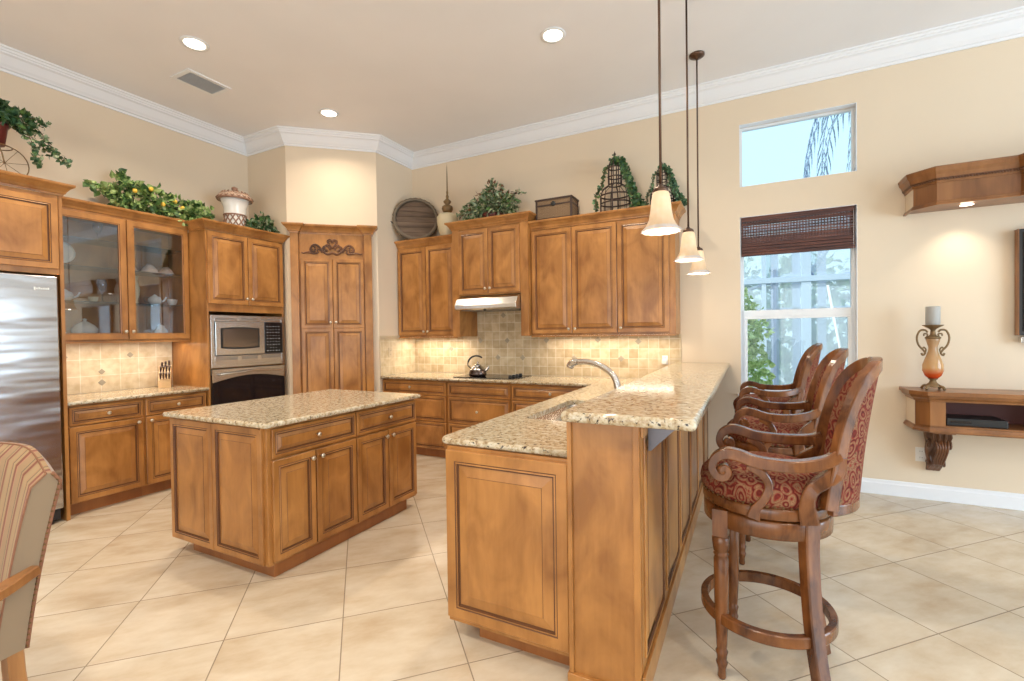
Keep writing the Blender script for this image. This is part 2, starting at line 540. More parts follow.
def screen_mat():
    m = bpy.data.materials.new('insect_screen_haze')
    m.use_nodes = True
    nt = m.node_tree
    nt.nodes.clear()
    out = nd(nt, 'ShaderNodeOutputMaterial')
    tr = nd(nt, 'ShaderNodeBsdfTransparent')
    df = nd(nt, 'ShaderNodeBsdfDiffuse'); df.inputs[0].default_value = (0.82, 0.90, 1.0, 1)  # screen cloth whose bluish-white colour also paints in the outdoor haze
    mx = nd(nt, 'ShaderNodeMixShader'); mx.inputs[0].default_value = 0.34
    nt.links.new(tr.outputs[0], mx.inputs[1]); nt.links.new(df.outputs[0], mx.inputs[2]); nt.links.new(mx.outputs[0], out.inputs[0])
    return m
M['screen'] = screen_mat()

# ================================================================== mesh builder
class MB:
    def __init__(s):
        s.V = []; s.F = []; s.I = []; s.S = []; s.UV = None
    def add(s, vs, fs, mi=0, smooth=False, M=None):
        b = len(s.V)
        if M is not None:
            vs = [M @ Vector(v) for v in vs]
        s.V += [tuple(v) for v in vs]
        for f in fs:
            s.F.append(tuple(b + i for i in f)); s.I.append(mi); s.S.append(smooth)
        return b
    def box(s, x0, x1, y0, y1, z0, z1, mi=0, M=None):
        vs = [(x, y, z) for z in (z0, z1) for y in (y0, y1) for x in (x0, x1)]
        fs = [(0, 2, 3, 1), (4, 5, 7, 6), (0, 1, 5, 4), (2, 6, 7, 3), (0, 4, 6, 2), (1, 3, 7, 5)]
        s.add(vs, fs, mi, False, M); return s
    def rings(s, rs, mi=0, smooth=False, closed=True, cap0=False, cap1=False, M=None, mis=None):
        """connect successive rings of equal vertex counts"""
        n = len(rs[0]); vs = [v for r in rs for v in r]
        b = len(s.V)
        if M is not None: vs = [M @ Vector(v) for v in vs]
        s.V += [tuple(v) for v in vs]
        for k in range(len(rs) - 1):
            for j in range(n if closed else n - 1):
                a, c = k * n + j, k * n + (j + 1) % n
                s.F.append((b + a, b + c, b + c + n, b + a + n))
                s.I.append(mis[k] if mis else mi); s.S.append(smooth)
        if cap0: s.F.append(tuple(b + j for j in reversed(range(n)))); s.I.append(mis[0] if mis else mi); s.S.append(False)
        if cap1: s.F.append(tuple(b + (len(rs) - 1) * n + j for j in range(n))); s.I.append(mis[-1] if mis else mi); s.S.append(False)
        return s
    def lathe(s, prof, seg=24, mi=0, M=None, smooth=True, rf=None, cap0=True, cap1=True, mis=None):
        rs = []
        for (r, z) in prof:
            rr = max(r, 1e-4)
            rs.append([((rf(2 * pi * j / seg, rr, z) if rf else rr) * cos(2 * pi * j / seg), (rf(2 * pi * j / seg, rr, z) if rf else rr) * sin(2 * pi * j / seg), z) for j in range(seg)])
        return s.rings(rs, mi, smooth, True, cap0, cap1, M, mis)
    def tube(s, path, rad, seg=10, mi=0, M=None, cap=True, closed=False, smooth=True):
        P = [Vector(p) for p in path]; n = len(P)
        rs = []; prev = None
        for i in range(n):
            if closed: t = P[(i + 1) % n] - P[i - 1]
            else: t = P[min(i + 1, n - 1)] - P[max(i - 1, 0)]
            t.normalize()
            if prev is None:
                a = Vector((0, 0, 1)) if abs(t.z) < 0.9 else Vector((1, 0, 0))
                u = t.cross(a).normalized()
            else:
                u = (prev - t * prev.dot(t)).normalized()
            prev = u; w = t.cross(u)
            r = rad[i] if isinstance(rad, (list, tuple)) else rad
            rs.append([P[i] + (u * cos(2 * pi * j / seg) + w * sin(2 * pi * j / seg)) * r for j in range(seg)])
        if closed: rs.append(rs[0])
        return s.rings(rs, mi, smooth, True, cap and not closed, cap and not closed, M)
    def strip(s, path, w, t, up, mi=0, M=None, closed=False, smooth=False, ws=None):
        """rectangular section swept along path; up(i) gives the width axis"""
        P = [Vector(p) for p in path]; n = len(P); rs = []
        for i in range(n):
            tg = (P[(i + 1) % n] - P[i - 1]) if closed else (P[min(i + 1, n - 1)] - P[max(i - 1, 0)])
            tg.normalize()
            u = Vector(up(i) if callable(up) else up); u = (u - tg * u.dot(tg)).normalized()
            v = tg.cross(u)
            hw = (ws[i] if ws else w) / 2; ht = (t[i] if isinstance(t, list) else t) / 2
            c = 0.22
            sec = [(-hw, -ht * (1 - c)), (-hw * (1 - c * .8), -ht), (hw * (1 - c * .8), -ht), (hw, -ht * (1 - c)), (hw, ht * (1 - c)), (hw * (1 - c * .8), ht), (-hw * (1 - c * .8), ht), (-hw, ht * (1 - c))]
            rs.append([P[i] + u * a + v * b for a, b in sec])
        if closed: rs.append(rs[0])
        return s.rings(rs, mi, smooth, True, not closed, not closed, M)
    def prism(s, poly, z0, z1, mi=0, M=None):
        n = len(poly)
        vs = [(x, y, z0) for x, y in poly] + [(x, y, z1) for x, y in poly]
        fs = [tuple(reversed(range(n))), tuple(range(n, 2 * n))] + [(i, (i + 1) % n, n + (i + 1) % n, n + i) for i in range(n)]
        s.add(vs, fs, mi, False, M); return s
    def slab(s, poly, z0, z1, r=0.012, holes=(), mi=0, M=None):
        """ccw polygon slab with eased (rounded) edges; rectangular holes allowed"""
        prof = []
        k = 5
        for i in range(k + 1):
            a = -pi / 2 + (pi / 2) * i / k
            prof.append((r - r * cos(a), z0 + r + r * sin(a)))
        for i in range(k + 1):
            a = (pi / 2) * i / k
            prof.append((r - r * cos(a), z1 - r + r * sin(a)))
        rs = [[(x, y, z) for x, y in offset(poly, -ins)] for ins, z in prof]
        s.rings(rs, mi, True, True, False, False, M)
        for z, up in ((z0, False), (z1, True)):
            loops = [[Vector((x, y, z)) for x, y in offset(poly, -r)]] + [[Vector((x, y, z)) for x, y in h] for h in holes]
            flat = [v for l in loops for v in l]
            tris = tessellate_polygon(loops)
            fs = []
            for t in tris:
                a, b_, c = (flat[i] for i in t)
                nz = (b_ - a).cross(c - a).z
                fs.append(tuple(t) if (nz > 0) == up else tuple(reversed(t)))
            s.add(flat, fs, mi, False, M)
        for h in holes:
            n = len(h)
            vs = [(x, y, z0) for x, y in h] + [(x, y, z1) for x, y in h]
            s.add(vs, [(i, (i + 1) % n, n + (i + 1) % n, n + i) for i in range(n)], mi, False, M)
        return s
    def build(s, name, mats, parent=None, bevel=0, loc=None, autos=False):
        me = bpy.data.meshes.new(name)
        me.from_pydata(s.V, [], s.F)
        if not isinstance(mats, (list, tuple)): mats = [mats]
        for m_ in mats: me.materials.append(M[m_] if isinstance(m_, str) else m_)
        me.polygons.foreach_set('material_index', s.I)
        me.polygons.foreach_set('use_smooth', s.S)
        if s.UV:
            uv = me.uv_layers.new(name='UV')
            for l in me.loops: uv.data[l.index].uv = s.UV[l.vertex_index]
        me.update()
        o = bpy.data.objects.new(name, me)
        COL.objects.link(o)
        if parent: o.parent = parent
        if loc: o.location = loc
        if bevel:
            b = o.modifiers.new('bevel', 'BEVEL'); b.width = bevel; b.segments = 2; b.limit_method = 'ANGLE'; b.angle_limit = R(50)
        return o

def offset(poly, d):
    """offset a ccw polygon outward by d (mitred)"""
    n = len(poly); out = []
    for i in range(n):
        p0, p1, p2 = Vector(poly[i - 1]), Vector(poly[i]), Vector(poly[(i + 1) % n])
        e1 = (p1 - p0).normalized(); e2 = (p2 - p1).normalized()
        n1 = Vector((e1.y, -e1.x)); n2 = Vector((e2.y, -e2.x))
        m = (n1 + n2) / max(0.2, 1 + n1.dot(n2))
        q = p1 + m * d
        out.append((q.x, q.y))
    return out

def round_poly(pts, rad, k=6):
    out = []; n = len(pts)
    for i, p in enumerate(pts):
        r = rad.get(i, 0) if isinstance(rad, dict) else rad
        if not r: out.append(tuple(p)); continue
        p0, p1, p2 = Vector(pts[i - 1]), Vector(p), Vector(pts[(i + 1) % n])
        a = p1 + (p0 - p1).normalized() * r; b = p1 + (p2 - p1).normalized() * r
        for j in range(k + 1):
            t = j / k
            q = a * (1 - t) ** 2 + p1 * 2 * t * (1 - t) + b * t ** 2
            out.append((q.x, q.y))
    return out

def rect(x0, x1, y0, y1): return [(x0, y0), (x1, y0), (x1, y1), (x0, y1)]

def molding(mb, path, prof, closed=False, mi=0, M=None, side=1, cap=True):
    """profile (out, z) run along a 2-D path with mitred corners; out is to the right of travel (side=1)"""
    n = len(path); rs = []
    for i in range(n):
        ns = []
        if i > 0 or closed:
            e = (Vector(path[i]) - Vector(path[i - 1])).normalized(); ns.append(Vector((e.y, -e.x)))
        if i < n - 1 or closed:
            e = (Vector(path[(i + 1) % n]) - Vector(path[i])).normalized(); ns.append(Vector((e.y, -e.x)))
        m = (ns[0] + ns[-1]) / (1 + ns[0].dot(ns[-1])) if len(ns) == 2 else ns[0]
        m = m * side
        rs.append([(path[i][0] + m.x * o, path[i][1] + m.y * o, z) for o, z in prof])
    if closed: rs.append(rs[0])
    mb.rings(rs, mi, False, True, cap and not closed, cap and not closed, M)
    return mb

def bez(P, k=10):
    """Catmull-Rom through points"""
    P = [Vector(p) for p in P]; Q = [2 * P[0] - P[1]] + P + [2 * P[-1] - P[-2]]
    out = []
    for i in range(1, len(Q) - 2):
        for j in range(k):
            t = j / k
            a, b, c, d = Q[i - 1], Q[i], Q[i + 1], Q[i + 2]
            out.append(0.5 * ((2 * b) + (c - a) * t + (2 * a - 5 * b + 4 * c - d) * t * t + (3 * b - a - 3 * c + d) * t ** 3))
    out.append(P[-1]); return out

def empty(name, label, cat, loc=(0, 0, 0), rz=0, group=None):
    o = bpy.data.objects.new(name, None)
    o.empty_display_size = 0.1
    COL.objects.link(o)
    o.location = loc; o.rotation_euler = (0, 0, rz)
    o['label'] = label; o['category'] = cat
    if group: o['group'] = group
    return o

def tag(o, label, cat, group=None):
    o['label'] = label; o['category'] = cat
    if group: o['group'] = group
    return o

def struct(name, mb, mats, bevel=0):
    o = mb.build(name, mats, bevel=bevel); o['kind'] = 'structure'; return o

def T(x=0, y=0, z=0): return Matrix.Translation((x, y, z))
def RZ(a): return Matrix.Rotation(a, 4, 'Z')
def RX(a): return Matrix.Rotation(a, 4, 'X')
def RY(a): return Matrix.Rotation(a, 4, 'Y')

def copy_tree(o, parent=None):
    c = o.copy(); COL.objects.link(c)
    if parent: c.parent = parent
    for ch in list(o.children): copy_tree(ch, c)
    return c

# ================================================================== room
PAN0, PAN1 = Vector((-4.678, 3.575)), Vector((-3.932, 4.225))
PANG = math.atan2(PAN1.y - PAN0.y, PAN1.x - PAN0.x)

mb = MB(); mb.box(X_L - .2, X_R + .2, Y_F - .2, Y_B + .15, -0.12, 0); struct('floor', mb, 'floor')
mb = MB(); mb.box(X_L - .2, X_R + .2, Y_F - .2, Y_B + .2, Z_C, Z_C + 0.12); struct('ceiling', mb, 'ceiling')
mb = MB(); mb.box(X_L - .15, X_L, Y_F - .2, Y_B + .2, 0, Z_C); struct('wall_left', mb, 'wall')
# corner pantry enclosure (short return, diagonal, short return)
mb = MB(); mb.prism([(X_L, 3.575), (PAN0.x, PAN0.y), (PAN1.x, PAN1.y), (-3.932, Y_B), (X_L, Y_B)], 0, Z_C); struct('wall_corner', mb, 'wall')

def wall_with_holes(mb, a0, a1, z0, z1, holes, put):
    """tile the wall rectangle into boxes around rectangular holes (a0,a1,z0,z1)"""
    xs = sorted({a0, a1, *[h[0] for h in holes], *[h[1] for h in holes]})
    for i in range(len(xs) - 1):
        l, r = xs[i], xs[i + 1]
        spans = sorted((h[2], h[3]) for h in holes if h[0] <= l + 1e-6 and h[1] >= r - 1e-6)
        z = z0
        for s0, s1 in spans:
            if s0 > z: put(l, r, z, s0)
            z = s1
        if z < z1: put(l, r, z, z1)

WX0, WX1 = -0.070, 0.829
WIN = [(WX0, WX1, 2.742, 3.323), (WX0, WX1, 0.80, 2.460)]
mb = MB(); wall_with_holes(mb, -3.94, X_R + .2, 0, Z_C, WIN, lambda l, r, a, b: mb.box(l, r, Y_B, Y_B + .15, a, b)); struct('wall_back', mb, 'wall')
mb = MB(); wall_with_holes(mb, Y_F - .2, Y_B, 0, Z_C, [(-0.4, 3.6, 0.4, 2.8)], lambda l, r, a, b: mb.box(X_R, X_R + .2, l, r, a, b)); struct('wall_right', mb, 'wall')
mb = MB(); wall_with_holes(mb, X_L, X_R, 0, Z_C, [(-3.4, 2.2, 0.02, 2.55)], lambda l, r, a, b: mb.box(l, r, Y_F - .2, Y_F, a, b)); struct('wall_front', mb, 'wall')

# crown molding round the ceiling and baseboard
h = 0.16
crown = [(0, Z_C), (0, Z_C - h), (0.012, Z_C - h), (0.016, Z_C - h + .018), (0.03, Z_C - h + .024), (0.036, Z_C - h + .034), (0.05, Z_C - h + .05),
         (0.085, Z_C - .055), (0.105, Z_C - .045), (0.108, Z_C - .034), (0.118, Z_C - .030), (0.124, Z_C - .016), (0.138, Z_C - .012), (0.14, Z_C)]
path = [(X_L, Y_F), (X_L, 3.575), tuple(PAN0), tuple(PAN1), (-3.932, Y_B), (X_R, Y_B), (X_R, Y_F)]
mb = MB(); molding(mb, path, crown, side=1); struct('trim_1', mb, 'trim')
bb = [(0, 0), (0.016, 0), (0.016, 0.092), (0.011, 0.100), (0.009, 0.118), (0.004, 0.124), (0, 0.124)]
mb = MB(); molding(mb, [(-0.36, Y_B), (X_R, Y_B)], bb); struct('baseboard_back', mb, 'trim')
mb = MB(); molding(mb, [(X_R, Y_B), (X_R, Y_F)], bb); struct('baseboard_right', mb, 'trim')
mb = MB(); molding(mb, [(X_L, Y_F), (X_L, 0.6)], bb); struct('baseboard_left', mb, 'trim')

# windows
def window_frame(mb, x0, x1, z0, z1, y, w, d, mi=0):
    mb.box(x0, x1, y, y + d, z0, z0 + w, mi); mb.box(x0, x1, y, y + d, z1 - w, z1, mi)
    mb.box(x0, x0 + w, y, y + d, z0 + w, z1 - w, mi); mb.box(x1 - w, x1, y, y + d, z0 + w, z1 - w, mi)
# white jamb liners of both openings
def liner(mb, z0, z1):
    for a, b, c, d in ((WX0, WX0 + .004, z0, z1), (WX1 - .004, WX1, z0, z1), (WX0, WX1, z1 - .004, z1), (WX0, WX1, z0, z0 + .004)): mb.box(a, b, Y_B - .001, Y_B + .072, c, d)
mb = MB(); liner(mb, 2.742, 3.323); struct('trim_2', mb, 'trim')
mb = MB(); liner(mb, .80, 2.46); struct('trim_3', mb, 'trim')
# transom
mb = MB(); window_frame(mb, WX0 + .001, WX1 - .001, 2.743, 3.322, Y_B + .085, 0.022, 0.05)
w1 = struct('window_1', mb, 'white', 0.002)
mb = MB(); mb.box(WX0 + .02, WX1 - .02, Y_B + .105, Y_B + .11, 2.762, 3.303); mb.build('window_pane', 'pane', w1)
# single hung window
mb = MB(); window_frame(mb, WX0 + .001, WX1 - .001, 0.801, 2.459, Y_B + .075, 0.03, 0.06)
mb.box(WX0 + .03, WX1 - .03, Y_B + .06, Y_B + .12, 1.525, 1.585)
window_frame(mb, WX0 + .03, WX1 - .03, 0.83, 1.53, Y_B + .062, 0.028, 0.03)
w2 = struct('window_2', mb, 'white', 0.002)
mb = MB(); mb.box(WX0 + .05, WX1 - .05, Y_B + .075, Y_B + .08, 0.85, 1.53); mb.build('window_pane', 'pane', w2)
mb = MB(); mb.box(WX0 + .03, WX1 - .03, Y_B + .105, Y_B + .11, 1.58, 2.43); mb.build('window_pane', 'pane', w2)
mb = MB(); mb.box(WX0 - .03, WX1 + .03, Y_B - .03, Y_B + .07, 0.782, 0.80); mb.build('window_sill', 'white', w2, 0.003)
# unseen right hand window and patio doors, built around the added daylight lamps
mb = MB()
for k in range(4):
    y0 = -0.4 + k * 1.0
    for a in ((y0, y0 + .04), (y0 + .96, y0 + 1.0)): mb.box(X_R + .08, X_R + .13, a[0], a[1], 0.4, 2.8)
    mb.box(X_R + .08, X_R + .13, y0, y0 + 1, 0.4, 0.45); mb.box(X_R + .08, X_R + .13, y0, y0 + 1, 2.75, 2.8)
w3 = struct('window_3', mb, 'white')
mb = MB()
for k in range(4):
    x0 = -3.4 + k * 1.4
    for a in ((x0, x0 + .05), (x0 + 1.35, x0 + 1.4)): mb.box(a[0], a[1], Y_F - .14, Y_F - .09, 0.02, 2.55)
    mb.box(x0, x0 + 1.4, Y_F - .14, Y_F - .09, 0.02, 0.1); mb.box(x0, x0 + 1.4, Y_F - .14, Y_F - .09, 2.48, 2.55)
d1 = struct('door_1', mb, 'white')

# ================================================================== ceiling fixtures
def recessed(x, y, label, watts=None):
    t = empty('recessed_light', label, 'ceiling light', (x, y, Z_C), group='recessed ceiling lights')
    mb = MB(); mb.lathe([(0.082, 0.0), (0.100, -0.001), (0.100, -0.006), (0.078, -0.008), (0.074, -0.004), (0.074, 0.0)], 32); mb.build('trim_ring', 'white', t)
    mb = MB(); mb.lathe([(0.0, -0.003), (0.074, -0.003), (0.074, 0.0), (0.0, 0.0)], 32); mb.build('lens', 'can_lamp', t)
    area('recessed_lamp', (x, y, Z_C - 0.03), (0, 0, 0), 0.14, 0.14, watts or CAN_W, WARM, 'DISK', R(140))
    return t
CAN_W = 25
CANS = [(-3.897, 2.183, 'round recessed downlight beside the ceiling vent'),
        (-3.894, 3.504, 'round recessed downlight near the corner pantry'),
        (-1.352, 3.433, 'round recessed downlight nearest the hanging pendants')]
for i, (x, y, l) in enumerate(CANS): recessed(x, y, l, 11 if i == 1 else None)
# further cans of the same ceiling, above and behind the camera
for x, y in ((1.6, 0.4), (-1.35, 0.2), (-3.9, 0.2), (-1.35, -2.0), (1.9, -2.0)):
    area('recessed_lamp', (x, y, Z_C - 0.03), (0, 0, 0), 0.14, 0.14, CAN_W, WARM, 'DISK', R(140))

t = empty('ceiling_vent', 'white ceiling air vent with grey louvres', 'vent', (-4.44, 2.54, Z_C))
mb = MB(); window_frame(mb, -.14, .14, -.19, .19, 0, .035, .01)
o = mb.build('frame', 'white', t); o.rotation_euler = (R(-90), 0, 0)
mb = MB()
for k in range(10):
    x = -0.098 + k * 0.0215
    mb.box(-.009, .009, -.155, .155, -.001, .001, 0, T(x, 0, -0.007) @ RY(R(35)))
mb.box(-.105, .105, -.155, .155, -.002, -.0005)
mb.build('louvres', 'vent_grey', t)

# ================================================================== cabinetry
def rect_ring(w, h, i, y): return [(i, y, i), (w - i, y, i), (w - i, y, h - i), (i, y, h - i)]

def raised(mb, w, h, M=None, t=0.02, s=0.055, bev=0.032):
    """raised panel front, x 0..w, z 0..h, face towards -y; slots: 0 wood, 1 glaze"""
    s = min(s, w * 0.27, h * 0.30); bev = min(bev, w * 0.12, h * 0.16)
    L = [(0, 0, 0), (0, -t + .003, 0), (.003, -t, 0), (s - .014, -t, 0), (s - .012, -t + .003, 1), (s - .009, -t + .003, 1), (s - .003, -t + .001, 0),
         (s, -t + .010, 1), (s + .006, -t + .010, 1), (s + .006 + bev, -t + .003, 0), (s + .0075 + bev, -t + .001, 1)]
    rs = [rect_ring(w, h, i, y) for i, y, _ in L]
    mb.rings(rs, mis=[l[2] for l in L[1:]], M=M, cap0=True)
    i, y = L[-1][0], L[-1][1]
    mb.add(rect_ring(w, h, i, y), [(0, 1, 2, 3)], 0, False, M)
    return mb

def flat_ring_door(mb, w, h, M=None, t=0.02, s=0.055):
    L = [(s, 0), (0, 0), (0, -t + .003), (.003, -t), (s - .012, -t), (s - .010, -t + .004), (s - .002, -t + .005), (s, -t + .010), (s, 0)]
    mb.rings([rect_ring(w, h, i, y) for i, y in L], mis=[0, 0, 0, 0, 1, 0, 1, 0], M=M)
    return mb

def knob(parent, x, z, y=-0.02, label=None):
    mb = MB(); mb.lathe([(0.006, 0), (0.005, .012), (0.013, .017), (0.0155, .022), (0.012, .028), (0.0, .030)], 14)
    o = mb.build('knob', 'nickel', parent); o.location = (x, y, z); o.rotation_euler = (R(90), 0, 0)
    return o

def fronts(t, items, mats=('wood', 'glaze'), s=0.055):
    for it in items:
        kind, x0, x1, z0, z1 = it[:5]; kn = it[5] if len(it) > 5 else None
        g = 0.0025
        mb = MB()
        Mx = T(x0 + g, 0, z0 + g); w, hh = x1 - x0 - 2 * g, z1 - z0 - 2 * g
        if kind == 'glass':
            flat_ring_door(mb, w, hh, Mx, s=s)
            o = mb.build('door', mats, t)
            mp = MB(); mp.box(x0 + s - .004, x1 - s + .004, -.008, -.004, z0 + s - .004, z1 - s + .004); mp.build('pane', 'cab_glass', o)
        else:
            raised(mb, w, hh, Mx, s=(0.032 if kind == 'drawer' else s), bev=(0.018 if kind == 'drawer' else 0.032))
            o = mb.build({'drawer': 'drawer', 'door': 'door', 'panel': 'end_panel'}[kind], mats, t)
        if kn: knob(o, kn[0], kn[1])

CCROWN = [(0, 0), (0.006, 0), (0.008, .014), (0.016, .018), (0.022, .034), (0.040, .058), (0.052, .068), (0.058, .070), (0.062, .080), (0.062, .090), (0, .090)]
def cab_crown(t, pth, z, prof=CCROWN, sc=1.0, name='crown_molding'):
    mb = MB(); molding(mb, pth, [(o * sc, z + zz * sc) for o, zz in prof]); return mb.build(name, 'wood', t)

def base_body(t, w, d, z0=0.10, z1=0.883, toe=0.06, toe_x0=0, toe_x1=0):
    mb = MB(); mb.box(0, w, 0, d, z0, z1); mb.build('cabinet_body', 'wood', t, 0.0015)
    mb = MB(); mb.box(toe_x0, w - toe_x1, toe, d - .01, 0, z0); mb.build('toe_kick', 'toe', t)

# ---- left wall run (face normal +X)
QL = R(90)
FX = -4.76     # body front plane; doors stand 2 cm proud
g1 = 'base cabinets under the left counter'
t = empty('base_cabinet', 'maple base cabinet next to the refrigerator, wide drawer over one door', 'cabinet', (FX, 1.645, 0), QL, g1)
base_body(t, 0.52, FX - X_L - .003)
fronts(t, [('drawer', 0.008, 0.512, 0.715, 0.868, (0.26, 0.79)), ('door', 0.008, 0.512, 0.105, 0.71, (0.47, 0.675))])
t = empty('base_cabinet', 'maple base cabinet between the oven tower and the wide left drawer', 'cabinet', (FX, 2.166, 0), QL, g1)
base_body(t, 0.532, FX - X_L - .003)
fronts(t, [('drawer', 0.008, 0.524, 0.715, 0.868, (0.266, 0.79)), ('door', 0.008, 0.264, 0.105, 0.71, (0.045, 0.675)), ('door', 0.268, 0.524, 0.105, 0.71, (0.485, 0.675))])
mb = MB(); mb.slab([(X_L + .002, 1.634), (-4.705, 1.634), (-4.705, 2.700), (X_L + .002, 2.700)], 0.884, 0.915, 0.012)
o = mb.build('countertop', 'granite'); tag(o, 'short speckled granite countertop on the left wall below the glass doors', 'countertop')

# left backsplash
mb = MB(); mb.box(X_L + .001, X_L + .012, 1.655, 2.698, 0.916, 1.378)
def diamond(mb, c, r, n, d=0.004, mi=1):
    ex = Vector((1, 0, 0)) if n == 'y' else Vector((0, 1, 0))
    c = Vector(c); nv = Vector((0, -1, 0)) if n == 'y' else Vector((1, 0, 0))
    P = [c + ex * r, c + Vector((0, 0, r)), c - ex * r, c - Vector((0, 0, r))]
    if n == 'y': P = P[::-1]
    mb.rings([P, [p + nv * d for p in P], [c + (p - c) * .8 + nv * d * 1.5 for p in P]], mi, cap1=True)
for y, z in ((1.84, 1.245), (2.33, 1.245), (2.105, 1.10)): diamond(mb, (X_L + .012, y, z), 0.027, 'x')
diamond(mb, (X_L + .012, 2.105, 1.0), 0.03, 'x')
o = mb.build('backsplash', ['tile_left', 'accent']); tag(o, 'cream stone tile backsplash behind the knife block', 'backsplash')

# ---- refrigerator enclosure
t = empty('wall_cabinet', 'maple cabinet above the refrigerator with tall side panel', 'cabinet', (-4.70, 0.62, 0), QL)
dd = -4.70 - X_L - .003
mb = MB(); mb.box(0.0, 0.99, 0, dd, 1.895, 2.50); mb.build('cabinet_body', 'wood', t, 0.0015)
mb = MB(); mb.box(0.992, 1.014, 0.0, dd, 0.0, 2.50); mb.build('side_panel', 'wood', t)
mb = MB(); mb.box(-0.024, -0.002, 0.0, dd, 0.0, 2.50); mb.build('side_panel', 'wood', t)
fronts(t, [('door', 0.01, 0.50, 1.935, 2.47, (0.465, 1.97)), ('door', 0.504, 0.985, 1.935, 2.47, (0.54, 1.97))])
cab_crown(t, [(-.024, dd), (-.024, -.005), (1.014, -.005), (1.014, dd)], 2.50)

t = empty('refrigerator', 'tall stainless steel refrigerator at left edge of photo', 'refrigerator', (-4.69, 0.655, 0), QL)
mb = MB(); mb.box(0.0, 0.93, 0.05, 0.62, 0.03, 1.845); mb.build('body', 'grey', t)
for x0, x1 in ((0.0, 0.40), (0.405, 0.935)):
    mb = MB(); mb.box(x0, x1, -.012, 0.048, 0.115, 1.878)
    dr = mb.build('door', 'fridge_steel', t, 0.008)
mh = MB(); mh.tube(bez([(0.43, -.012, 0.5), (0.43, -.06, 0.55), (0.43, -.06, 1.0), (0.43, -.06, 1.5), (0.43, -.012, 1.55)], 5), 0.011); mh.build('handle', 'steel', dr)
# small light brand mark, an illegible row of letters
ml = MB()
for k, (a, b) in enumerate(((0, .024), (.006, .016), (.002, .022), (.006, .015), (.003, .018), (.006, .016), (.006, .022))):
    ml.box(0.80 + k * .0125, 0.809 + k * .0125, -.0135, -.012, 1.775 + (0 if k else -.006), 1.775 + b * .7)
ml.build('brand_mark', 'mark', dr)
mb = MB(); mb.box(0.01, 0.925, 0.02, 0.05, 0.03, 0.105); mb.build('toe_grille', 'black', t)
for x in (0.06, 0.87):
    mb = MB(); mb.lathe([(0.022, 0), (0.022, 0.03)], 12, M=T(x, 0.04, 0)); mb.build('foot', 'black', t)

# ---- glass door wall cabinet
t = empty('wall_cabinet', 'maple wall cabinet with two glass doors and dishes inside', 'cabinet', (-5.02, 1.655, 0), QL)
gw, gd, gz0, gz1 = 1.045, -5.02 - X_L - .003, 1.38, 2.475
mb = MB()
mb.box(0, gw, gd - .012, gd, gz0, gz1)
for x0, x1 in ((0, .018), (gw - .018, gw)): mb.box(x0, x1, 0.0, gd - .012, gz0, gz1)
mb.box(.018, gw - .018, 0, gd - .012, gz0, gz0 + .02); mb.box(0, gw, -.018, .018, gz0 - .014, gz0 - .0005); mb.box(.018, gw - .018, 0, gd - .012, gz1 - .02, gz1)
mb.box(gw / 2 - .02, gw / 2 + .02, 0, .018, gz0 + .02, gz1 - .02)
mb.build('cabinet_body', 'wood', t)
fronts(t, [('glass', 0.078 - .07, gw / 2 - .001, gz0 + .012, gz1, (gw / 2 - .028, gz0 + .085)), ('glass', gw / 2 + .001, gw - .002, gz0 + .012, gz1, (gw / 2 + .028, gz0 + .085))], s=0.058)
cab_crown(t, [(0.0, -.005), (gw, -.005)], gz1)
GS = (1.655, 1.96, 2.23)
for z in (1.72, 2.02, 2.26):
    mb = MB(); mb.box(.02, gw - .02, .03, gd - .014, z, z + .008); mb.build('shelf', 'shelf_glass', t)
mb = MB(); mb.box(.05, gw - .05, .05, .075, gz0 - .005, gz0 - .001); mb.build('light_strip', 'strip', t)
area('under_cabinet_lamp', (-5.10, 2.18, 1.355), (0, 0, 0), 0.10, 0.95, 4.0, WARM)

# dishes inside (local helper in world coordinates: y along wall, x depth)
def dish(name, label, cat, prof, y, z, x=-5.18, m='ceramic_white', seg=20, grp='dishes behind the glass doors', rot=None, rf=None):
    mb = MB(); mb.lathe(prof, seg, rf=rf)
    o = mb.build(name, m); o.location = (x, y, z)
    if rot: o.rotation_euler = rot
    tag(o, label, cat, grp); return o
PLATE = [(0.0, 0), (0.05, 0), (0.075, .006), (0.098, .012), (0.1, .016), (0.075, .012), (0.05, .007), (0.0, .006)]
CUP = [(0.0, 0), (0.025, 0), (0.028, .005), (0.04, .03), (0.045, .06), (0.042, .06), (0.036, .03), (0.02, .01), (0, .01)]
GOB = [(0.035, 0), (0.035, .003), (0.006, .008), (0.005, .07), (0.02, .09), (0.035, .12), (0.036, .165), (0.033, .165), (0.031, .12), (0.0, .085)]
VASE = [(0.03, 0), (0.035, .01), (0.03, .03), (0.045, .08), (0.05, .13), (0.03, .19), (0.04, .23), (0.036, .23), (0.024, .19), (0.0, .18)]
BOWL = [(0.03, 0), (0.035, .004), (0.07, .04), (0.095, .085), (0.09, .085), (0.065, .042), (0.0, .01)]
dish('plate', 'cream scalloped plate standing behind the left glass door near the refrigerator', 'plate', PLATE, 1.79, 2.145, -5.22, rot=(0, R(78), 0))
dish('bowl', 'peach floral bowl, leftmost on the middle shelf of the right glass door', 'bowl', [(r * .8, -z + .085) for r, z in BOWL], 2.265, 2.029, m='peach')
dish('bowl', 'peach floral bowl in the centre of the right glass door shelf', 'bowl', [(r * .86, -z + .085) for r, z in BOWL], 2.435, 2.029, m='peach')
dish('bowl', 'peach floral bowl, rightmost one behind the right glass door', 'bowl', [(r * .8, -z + .085) for r, z in BOWL], 2.60, 2.029, -5.22, m='peach')
